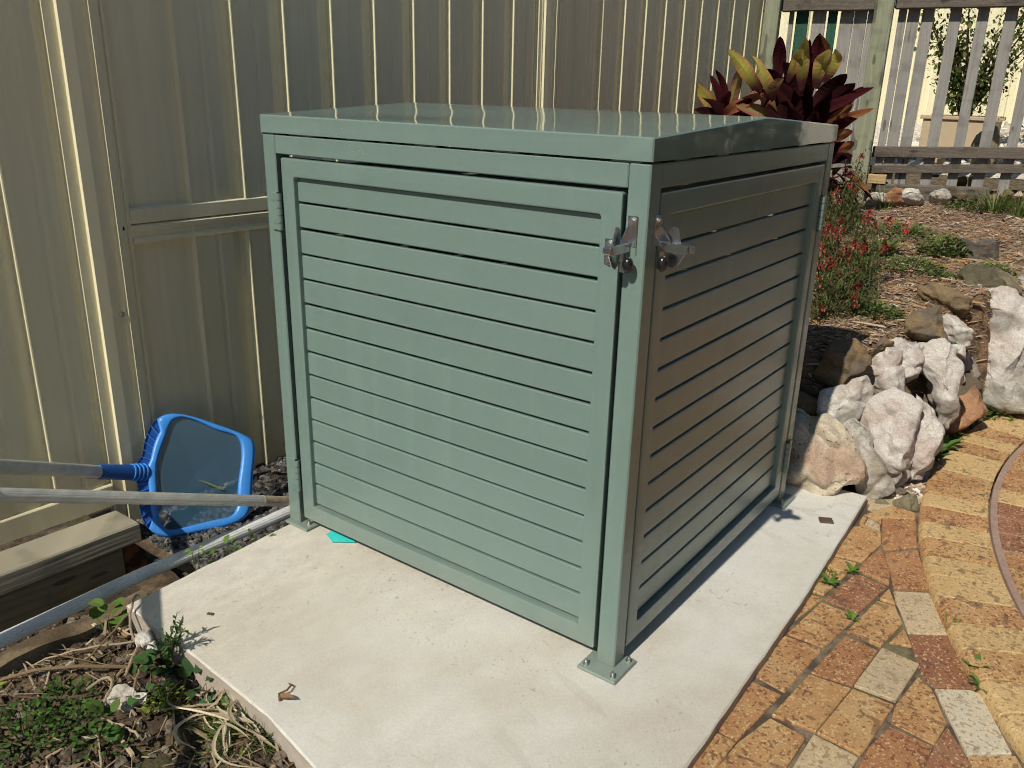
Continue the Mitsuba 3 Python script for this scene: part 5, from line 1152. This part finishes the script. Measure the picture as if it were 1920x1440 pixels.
# --- in the joints of the paving
for i, (x, y, n, L, w, l) in enumerate([(0.318, 0.883, 9, 0.05, 0.013, 'small weed in the paving joint, upper one of a pair'), (0.284, 0.775, 13, 0.055, 0.014, 'small weed in the paving joint, lower one of a pair'), (0.387, 0.637, 8, 0.042, 0.012, 'lone small weed in a paving joint near the middle bricks')]):
    put_plant('paving_weed', rosette((x, y, ZP-0.004), n, L*0.75, w*0.75, [G2, (0.13, 0.25, 0.05)], 60+i, 0.7), l, 'weed')
put_plant('paving_weed', leafy((0.262, 0.83, ZP-0.004), 26, 0.02, 0.022, 0.010, [G4, G2], 64), 'yellow green speck of weed beside the right edge of the slab', 'weed')
put_plant('paving_weed', grass_tuft((0.612, 0.748, -0.034), 14, 0.07, 0.035, [G2], 65, 0.004), 'grass blades at the curved kerb, uppermost of three', 'grass')
put_plant('paving_weed', rosette((0.700, 0.592, -0.03), 8, 0.055, 0.014, [G1, G2], 66, 1.2), 'leafy weed at the curved kerb, middle one of three', 'weed')
put_plant('paving_weed', rosette((0.728, 0.53, -0.03), 12, 0.05, 0.014, [G2, G1], 67, 0.9), 'leafy weed at the curved kerb, lowest of three', 'weed')
put_plant('weed', rosette((0.340, 2.03, -0.02), 16, 0.11, 0.032, [(0.12, 0.25, 0.05), G1], 68, 0.7), 'bright rosette of leaves where the tall pale rock meets the curved paving', 'weed')
put_plant('weed', rosette((0.33, 1.87, -0.03), 5, 0.10, 0.034, [(0.16, 0.2, 0.10), G3], 69, 1.0), 'few grey green leaves at the foot of the tall pale rock', 'weed')
put_plant('weed', leafy((0.35, 2.22, -0.03), 90, 0.05, 0.055, 0.022, [G2, (0.25, 0.28, 0.06)], 70), 'yellow green weed in front of the orange block', 'weed')
put_plant('weed', leafy((0.43, 2.60, -0.02), 260, 0.07, 0.10, 0.018, [G1, (0.11, 0.24, 0.04)], 71), 'low cress like weed at the foot of the large slab', 'weed')
put_plant('moss', leafy((0.02, 1.365, 0.0), 110, 0.012, 0.05, 0.009, [(0.20, 0.24, 0.05), (0.14, 0.18, 0.04)], 72, stems=False), 'yellow green moss along the back edge of the slab', 'moss')
# --- on the mulch
for i, (kind, x, y, n, h, s, sz_, l) in enumerate([
    ('leafy', -0.272, 3.6, 420, 0.07, 0.20, 0.022, 'wide low weed patch right of the fence post'),
    ('ros', -0.246, 3.1, 26, 0.16, 0.03, 0, 'strap leaved green clump among the red flowers'),
    ('leafy', 0.010, 3.25, 420, 0.12, 0.12, 0.024, 'bushy bright green weed left of the stump'),
    ('leafy', 0.272, 3.0, 240, 0.06, 0.11, 0.018, 'low weed with a white flower near the right edge'),
    ('leafy', -0.066, 2.92, 340, 0.06, 0.16, 0.018, 'grey green weed patch in the middle of the mulch'),
    ('leafy', -0.015, 2.2, 300, 0.06, 0.09, 0.018, 'small weed clump on the mulch above the slate'),
    ('grass', 0.06, 4.30, 120, 0.17, 0.18, 0, 'grass clump at the foot of the spaced palings'),
    ('grass', -0.56, 4.32, 46, 0.18, 0.12, 0, 'grass blades beside the green fence post'),
    ('leafy', 0.09, 2.86, 90, 0.05, 0.06, 0.018, 'small weed below the bushy bright one'),
    ('leafy', -0.10, 4.3, 160, 0.06, 0.12, 0.02, 'weed growing over the stones below the fence'),
    ('grass', 0.20, 4.25, 90, 0.15, 0.14, 0, 'taller grass at the right edge below the fence')]):
    c = (x, y, bz(x, y)); cols = [(0.15, 0.215, 0.065), (0.19, 0.25, 0.08), (0.12, 0.16, 0.06)]
    if kind == 'leafy': mb = leafy(c, n, h, s, sz_, cols, 80+i)
    elif kind == 'ros': mb = rosette(c, n, h, s, cols, 80+i, 0.9)
    else: mb = grass_tuft(c, n, h, s, cols, 80+i, 0.007)
    put_plant('weed' if kind != 'grass' else 'grass_tuft', mb, l, 'weed' if kind != 'grass' else 'grass')

# --- red-leaved cordylines behind the box
TON = {'yellow': ((0.38, 0.42, 0.08), (0.50, 0.26, 0.11)), 'red': ((0.055, 0.012, 0.016), (0.08, 0.016, 0.022)), 'bronze': ((0.10, 0.07, 0.025), (0.14, 0.04, 0.03)), 'dark': ((0.020, 0.008, 0.008), (0.040, 0.010, 0.012)), 'rust': ((0.26, 0.13, 0.04), (0.34, 0.10, 0.07)), 'pinkgreen': ((0.30, 0.28, 0.09), (0.36, 0.10, 0.12))}
def cordyline(spec, stems, label, seed, extra):
    k_ = thing('cordyline', label, 'plant'); r = np.random.default_rng(seed)
    for p0, p1 in stems: obj('stem', tube([p0, (np.array(p0)+p1)/2 + [0.01, 0, 0], p1], [0.018, 0.016, 0.013], 9), 'tape', k_)
    for b, t, w, tone in spec:
        c, e = TON[tone]; mb = MB(); b, t = np.array(b), np.array(t); L = np.linalg.norm(t-b)
        b = b - unit(t-b)*L*0.25; b[1] += 0.05
        sd = np.cross(unit(t-b), unit([0.35 + r.normal(0, 0.35), -0.9, 0.25]))
        leaf(mb, b, t, w*1.02, jig(c, 0.12), jig(e, 0.12), sag=r.uniform(0.02, 0.16), side=sd, n=12, twist=r.normal(0, 0.9), droop=r.uniform(0.0, 0.12), fold=0.28 if tone != 'dark' else 0.2, shape='paddle', root=(0.05, 0.015, 0.018))
        mb.put('leaf', 'glossy_leaf', k_)
    for (hx, hy, hz, n) in extra:
        for i in range(n):
            a = r.uniform(0, 2*np.pi); u = r.uniform(-0.15, 0.9); d = unit([math.cos(a), math.sin(a), u]); L = r.uniform(0.22, 0.34); b = np.array([hx, hy, hz]) + [0, 0, r.uniform(-0.1, 0.05)]
            tone = ['dark', 'red', 'red', 'dark', 'rust', 'bronze'][r.integers(6)]; c, e = TON[tone]; mb = MB()
            leaf(mb, b, b + d*L, r.uniform(0.05, 0.075), jig(c, 0.12), jig(e, 0.12), sag=r.uniform(0.10, 0.25), n=10, shape='paddle', twist=r.normal(0, 1.0), droop=r.uniform(0.1, 0.6))
            mb.put('leaf', 'glossy_leaf', k_)
cordyline(CORD_A, [((-0.98, 3.85, 0.55), (-0.98, 3.75, 1.05)), ((-0.86, 3.80, 0.55), (-0.88, 3.70, 1.0)), ((-1.1, 3.85, 0.55), (-1.1, 3.75, 1.0)), ((-0.78, 3.85, 0.55), (-0.76, 3.75, 0.9))], 'large burgundy leaved plant with yellow tipped leaves in front of the timber fence', 15, [(-0.98, 3.78, 0.92, 12), (-0.86, 3.72, 0.88, 12), (-0.78, 3.78, 0.80, 12), (-1.08, 3.78, 0.88, 6)])
cordyline(CORD_B, [((-1.44, 3.70, 0.55), (-1.45, 3.65, 1.12))], 'smaller burgundy leaved plant against the steel fence, left of the large one', 16, [(-1.45, 3.66, 1.10, 8)])

# --- red flowering grevillea sprawling over the bed
gk = thing('flowering_shrub', 'sprawling fine leaved shrub dotted with red flowers right behind the metal box', 'shrub')
mb = MB(); r = np.random.default_rng(17)
for (x, y, z, s) in BUSH:
    zb = bz(x, y); zt = max(z, zb + 0.04)
    for st in range(9):
        a = r.uniform(0, 2*np.pi); tip = np.array([x + math.cos(a)*s*r.uniform(0.4, 1), y + math.sin(a)*s, zb + (zt-zb+0.08)*r.uniform(0.3, 1.0)]); b = np.array([x, y, zb])
        m = tube([b, (b+tip)/2 + [0, 0, 0.03], tip], [0.0035, 0.0025, 0.0015], 4); mb.add(m.vertices, m.faces, (0.16, 0.10, 0.06))
        for k in range(46):
            q = b + (tip-b)*r.uniform(0.25, 1.05) + r.normal(0, 0.022, 3); q[2] = max(q[2], zb + 0.005)
            d = unit(r.normal(0, 1, 3) + [0, 0, 0.5]); leaf(mb, q, q + d*r.uniform(0.016, 0.032), 0.0048, jig([(0.085, 0.125, 0.045), (0.12, 0.16, 0.05), (0.055, 0.085, 0.035), (0.17, 0.19, 0.08)][r.integers(4)], 0.15), n=2, sag=0.05)
mb.put('foliage', 'foliage', gk, kind='stuff')
for i, p in enumerate(FLOWERS):
    mb = MB(); p = np.array(p); p[2] = max(p[2], bz(p[0], p[1]) + 0.03)
    for k in range(26):
        d = unit(r.normal(0, 1, 3) + [0, -0.5, 0.5]); q = p + d*0.008; e = p + d*r.uniform(0.024, 0.042)
        leaf(mb, q, e, 0.0075, jig([(0.42, 0.04, 0.05), (0.50, 0.09, 0.09), (0.34, 0.02, 0.03), (0.62, 0.30, 0.26)][r.integers(4)], 0.12), n=3, sag=0.3)
    mb.put('flower', 'foliage', gk)

# ================================================================ TIMBER FENCE AT THE BACK
FA = math.radians(10); TU = np.array([math.cos(FA), math.sin(FA), 0]); TN = np.array([math.sin(FA), -math.cos(FA), 0]); TO = np.array([-1.6, 4.4, 0.0])
tf = thing('timber_fence', 'weathered timber paling fence with green treated posts across the back of the garden', 'fence')
def tbox(s0, s1, d0, d1, z0, z1, ch=0.003, slope=0.0, wob=0.0):
    m = cbox((s0, d0, z0), (s1, d1, z1), ch)
    if wob: m = m.subdivide().subdivide()
    V = np.array(m.vertices)
    if wob:
        f = meshkit.fbm(np.c_[V[:, 0]*9, V[:, 2]*7 + s0*31, V[:, 1]*0], 2, 3) - 0.5
        V[:, 0] += wob*f*(1 if (s1-s0) < (z1-z0) else 0); V[:, 2] += wob*f*(0 if (s1-s0) < (z1-z0) else 1)
    V[:, 2] += slope*(V[:, 0]-s0)
    mm = trimesh.Trimesh(TO + np.outer(V[:, 0], TU) + np.outer(V[:, 1], TN) + np.outer(V[:, 2], [0, 0, 1]), m.faces, process=False)
    if mm.volume < 0: mm.invert()
    return mm
for s0, s1 in ((0.082, 0.178), (0.757, 0.868), (2.55, 2.65)):
    obj('post', tbox(s0, s1, 0.0, 0.09, 0.4, 2.3, 0.004, 0, 0.004), 'wood', tf, uv=wuv('post'))
def palings(lst, z0, z1, tone):
    for s0, s1 in lst: obj('paling', tbox(s0, s1, -0.064, -0.046, z0 - rng.uniform(0, 0.05), z1 + rng.uniform(0, 0.03), 0.002, 0, 0.006), 'wood', tf, uv=wuv(tone))
palings([(-0.012, 0.074), (0.222, 0.252), (0.372, 0.455), (0.545, 0.627), (0.631, 0.708), (0.712, 0.758), (0.895, 0.942), (0.947, 1.016), (1.030, 1.098), (1.187, 1.253), (1.343, 1.405), (1.489, 1.556), (1.641, 1.702), (1.79, 1.86), (1.94, 2.01)], 0.70, 2.2, 'paling')
palings([(0.268, 0.345), (0.470, 0.528)], 0.7, 2.2, 'green')
def frail(s0, s1, z0, z1, slope, d=(-0.044, -0.002)): obj('rail', tbox(s0, s1, d[0], d[1], z0, z1, 0.004, slope, 0.008), 'wood', tf, uv=wuv('rail'))
frail(0.870, 2.6, 0.938, 1.010, 0.042); frail(0.870, 2.6, 0.835, 0.888, 0.062)
frail(0.870, 2.6, 1.845, 1.93, 0.0, (-0.044, 0.03)); frail(-0.03, 0.080, 1.84, 1.92, 0.0, (-0.044, 0.03)); frail(0.180, 0.755, 1.84, 1.92, 0.0, (-0.044, 0.03)); frail(0.180, 0.755, 0.93, 1.0, 0.0)
o = obj('timber_sleeper', tbox(0.93, 1.60, -0.03, 0.05, 0.66, 0.775, 0.008, 0.03, 0.01), 'wood', uv=wuv('rail')); tag(o, 'rotten dark sleeper on the ground under the timber fence', 'sleeper')
o = obj('timber_block', tbox(0.872, 0.985, 0.0, 0.06, 0.778, 0.835, 0.003), 'wood', uv=wuv('block')); tag(o, 'short new yellow block of wood beside the green post', 'block')

# ================================================================ BEYOND THE TIMBER FENCE
nb = thing('neighbour_fence', 'sunlit cream ribbed sheet fence beyond the timber palings', 'fence')
def nfence(a, b, z0, z1, ex):
    a, b = np.array(a), np.array(b); t = unit(b-a); n = np.array([t[1], -t[0]]); L = np.linalg.norm(b-a); pts = [a]
    s = 0.05
    while s < L-0.3:
        for ds, d in ((0, 0), (0.01, 0.022), (0.11, 0.022), (0.12, 0.0)): pts.append(a + t*(s+ds) + n*d)
        s += 0.19
    pts.append(b); m = extrude(LineString(pts).buffer(0.001, cap_style=2, join_style=2), z1-z0); m.apply_translation((0, 0, z0)); obj('sheet', m, 'fence', nb)
nfence((-5.0, 7.6), (0.10, 8.2), 0.98, 3.2, 0); nfence((0.10, 8.2), (6.0, 8.9), 0.98, 3.2, 0)
for x, y in ((0.06, 8.13), (2.6, 8.42), (-2.5, 7.83)): obj('post', cbox((x, y, 0.9), (x+0.1, y+0.09, 3.25), 0.004), 'fence', nb)
def planter(x, y, w, d, h, mat, label):
    z = float(back_z(np.array(x), np.array(y))); k_ = thing('planter', label, 'planter')
    obj('box', cat(cbox((x-w/2, y-d/2, z-0.02), (x+w/2, y-d/2+0.03, z+h), 0.004), cbox((x-w/2, y+d/2-0.03, z-0.02), (x+w/2, y+d/2, z+h), 0.004), cbox((x-w/2, y-d/2+0.0301, z-0.02), (x-w/2+0.03, y+d/2-0.0301, z+h), 0.004), cbox((x+w/2-0.03, y-d/2+0.0301, z-0.02), (x+w/2, y+d/2-0.0301, z+h), 0.004)), mat, k_)
    for q in (cbox((x-w/2-0.02, y-d/2-0.02, z+h+0.001), (x+w/2+0.02, y-d/2+0.035, z+h+0.03), 0.004), cbox((x-w/2-0.02, y+d/2-0.035, z+h+0.001), (x+w/2+0.02, y+d/2+0.02, z+h+0.03), 0.004)): obj('rim', q, mat, k_)
    obj('soil', cbox((x-w/2+0.031, y-d/2+0.031, z), (x+w/2-0.031, y+d/2-0.031, z+h-0.03), 0.002), 'soil', k_)
    return z + h
zt = planter(-0.50, 6.1, 0.50, 0.36, 0.24, 'terracotta', 'tan planter box beyond the spaced palings')
def bush(c, n, rx, rz, size, cols, seed, label):
    r = np.random.default_rng(seed); mb = MB(); c = np.array(c, float)
    for st in range(14):
        a = r.uniform(0, 2*np.pi); tip = c + np.array([math.cos(a)*rx*r.uniform(0.2, 1), math.sin(a)*rx*0.6*r.random(), rz*r.uniform(0.35, 1)])
        m = tube([c, c + (tip-c)*0.5 + [0, 0, 0.05], tip], [0.012, 0.008, 0.004], 5); mb.add(m.vertices, m.faces, (0.09, 0.06, 0.04))
        for k in range(n//14):
            q = c + (tip-c)*r.uniform(0.2, 1.05) + r.normal(0, 0.06, 3); d = unit(r.normal(0, 1, 3) + [0, -0.3, 0.5]); s = size*r.uniform(0.6, 1.3)
            leaf(mb, q, q + d*s, s*0.6, jig(cols[r.integers(len(cols))], 0.2), n=3, shape='round')
    put_plant('shrub', mb, label, 'shrub')
bush((-0.50, 6.1, zt-0.03), 3600, 0.40, 0.95, 0.036, [(0.09, 0.14, 0.04), (0.16, 0.22, 0.06), (0.055, 0.09, 0.035), (0.22, 0.20, 0.08)], 3, 'leafy shrub growing in the tan planter beyond the palings')
zt = planter(0.19, 6.4, 0.24, 0.24, 0.30, 'pot_grey', 'grey square pot with a red bloom beyond the palings')
bush((0.19, 6.4, zt-0.03), 90, 0.10, 0.26, 0.035, [(0.07, 0.12, 0.04), (0.16, 0.10, 0.08)], 4, 'thin plant in the grey square pot')
mb = MB(); r = np.random.default_rng(9)
for k in range(18):
    d = unit(r.normal(0, 1, 3) + [0, -0.3, 0.3]); p = np.array([0.225, 6.34, zt+0.10]); leaf(mb, p + d*0.008, p + d*0.04, 0.035, jig((0.62, 0.03, 0.03), 0.1), n=3, shape='round')
put_plant('red_bloom', mb, 'single bright red bloom over the grey pot', 'flower')
bush((0.02, 6.5, float(back_z(np.array(0.02), np.array(6.5)))), 130, 0.16, 0.45, 0.035, [(0.09, 0.10, 0.06), (0.28, 0.12, 0.12), (0.09, 0.14, 0.05)], 6, 'sparse twiggy plant between the planter and the grey pot')
# shaggy dark stump
m = lump((-0.215, 5.45, 0.98), (0.17, 0.16, 0.34), 77, 0.3, 4); o = obj('tree_stump', m, 'wood', uv=(WT.index('darkwood')/10, 0.8)); tag(o, 'shaggy dark stump beyond the fence, between two spaced palings', 'stump')
m = lump((-0.205, 5.34, 0.95), (0.09, 0.06, 0.10), 78, 0.45, 3); o = obj('stone', m, 'rock', smooth=True, uv=(0.1, 0.5)); tag(o, 'whitish stone in front of the shaggy dark stump', 'stone')
for x, y, zc, col, nm, l in ((-0.46, 5.12, 0.80, 'terracotta', 'clay_pot', 'orange clay pot showing under the bottom rail'),):
    obj_ = obj(nm, lathe([(0.0, 0.0), (0.042, 0.0), (0.058, 0.10), (0.066, 0.10), (0.066, 0.128), (0.056, 0.128), (0.052, 0.11), (0.0, 0.10)], (x, y, zc), 24), col, smooth=40); tag(obj_, l, 'pot')

# ================================================================ HOUSE ON THE OPEN SIDE (unseen, added for dark reflections and less sky light)
def wall_brick(p, n, uv):
    u_ = p.x + p.y; row = dr.floor(p.z/0.086); x = u_/0.24 + 0.5*(row - 2*dr.floor(row/2))
    r_ = mikit.cell_rand(dr.floor(x), row, 8); fx, fz = x - dr.floor(x), p.z/0.086 - row
    j = smoothstep(0.0, 0.05, dr.minimum(fx, 1-fx))*smoothstep(0.0, 0.12, dr.minimum(fz, 1-fz))
    return mix(C(0.30, 0.27, 0.23), mix(C(0.16, 0.085, 0.055), C(0.24, 0.13, 0.08), r_), j)
bsdf('wall_brick', {'type': 'principled', 'base_color': proc(wall_brick), 'roughness': 0.9})
hs = thing('added_house', 'unseen brick wall with a deep eave, added to block sky light', 'added_house')
obj('wall', cbox((6.2, -7.0, -0.3), (6.4, 7.0, 2.7), 0.004), 'wall_brick', hs)
obj('eave', hull([(5.3, -7.3, 2.70), (5.3, 7.3, 2.70), (5.3, -7.3, 2.85), (5.3, 7.3, 2.85), (10.0, -7.3, 4.6), (10.0, 7.3, 4.6), (10, -7.3, 2.7), (10, 7.3, 2.7)]), 'dull_alu', hs)

# unseen dark shrubs, added so the side door reflects something dark
def added_shrub(c, n, rx, ry, rz, seed, label):
    r = np.random.default_rng(seed); mb = MB()
    for k in range(n):
        d = unit(r.normal(0, 1, 3)); d[2] = abs(d[2]); q = np.array(c) + d*[rx, ry, rz]*r.uniform(0.6, 1.0); e = unit(r.normal(0, 1, 3) + d*0.7); leaf(mb, q, q + e*0.09, 0.05, jig((0.035, 0.06, 0.022), 0.3), n=2, shape='round')
    put_plant('shrub', mb, label, 'shrub')
added_shrub((1.55, 3.9, 0.45), 2600, 0.62, 0.5, 1.2, 1, 'unseen dark shrub added in the bed to darken the side door reflection')
added_shrub((2.9, 4.5, 0.3), 2600, 0.8, 0.6, 1.5, 2, 'second unseen dark shrub added further right for the same dark reflection')

# ---------------------------------------------------------------- nearer unseen house, added to keep sky light off the side door
def wall_brick(p, n, uv):
    u_ = p.x + p.y; row = dr.floor(p.z/0.086); x = u_/0.24 + 0.5*(row - 2*dr.floor(row/2))
    r_ = mikit.cell_rand(dr.floor(x), row, 8); fx, fz = x - dr.floor(x), p.z/0.086 - row
    j = smoothstep(0.0, 0.05, dr.minimum(fx, 1-fx))*smoothstep(0.0, 0.12, dr.minimum(fz, 1-fz))
    return mix(C(0.30, 0.27, 0.23), mix(C(0.17, 0.10, 0.065), C(0.24, 0.14, 0.09), r_), j)
bsdf('wall_brick', {'type': 'principled', 'base_color': proc(wall_brick), 'roughness': 0.9})
hs = thing('added_house', 'second unseen brick wall with an eave, added nearer to block sky light', 'added_house')
obj('wall', cbox((5.0, -3.5, -0.3), (5.2, 9.0, 2.6), 0.004), 'wall_brick', hs)
obj('eave', hull([(4.4, -3.7, 2.60), (4.4, 9.2, 2.60), (4.4, -3.7, 2.78), (4.4, 9.2, 2.78), (8.0, -3.7, 4.2), (8.0, 9.2, 4.2), (8.0, -3.7, 2.6), (8.0, 9.2, 2.6)]), 'pot_grey', hs)
obj('post', cbox((4.45, -3.0, -0.06), (4.54, -2.91, 2.6), 0.004), 'pot_grey', hs); obj('post', cbox((4.45, 1.0, -0.06), (4.54, 1.09, 2.6), 0.004), 'pot_grey', hs)
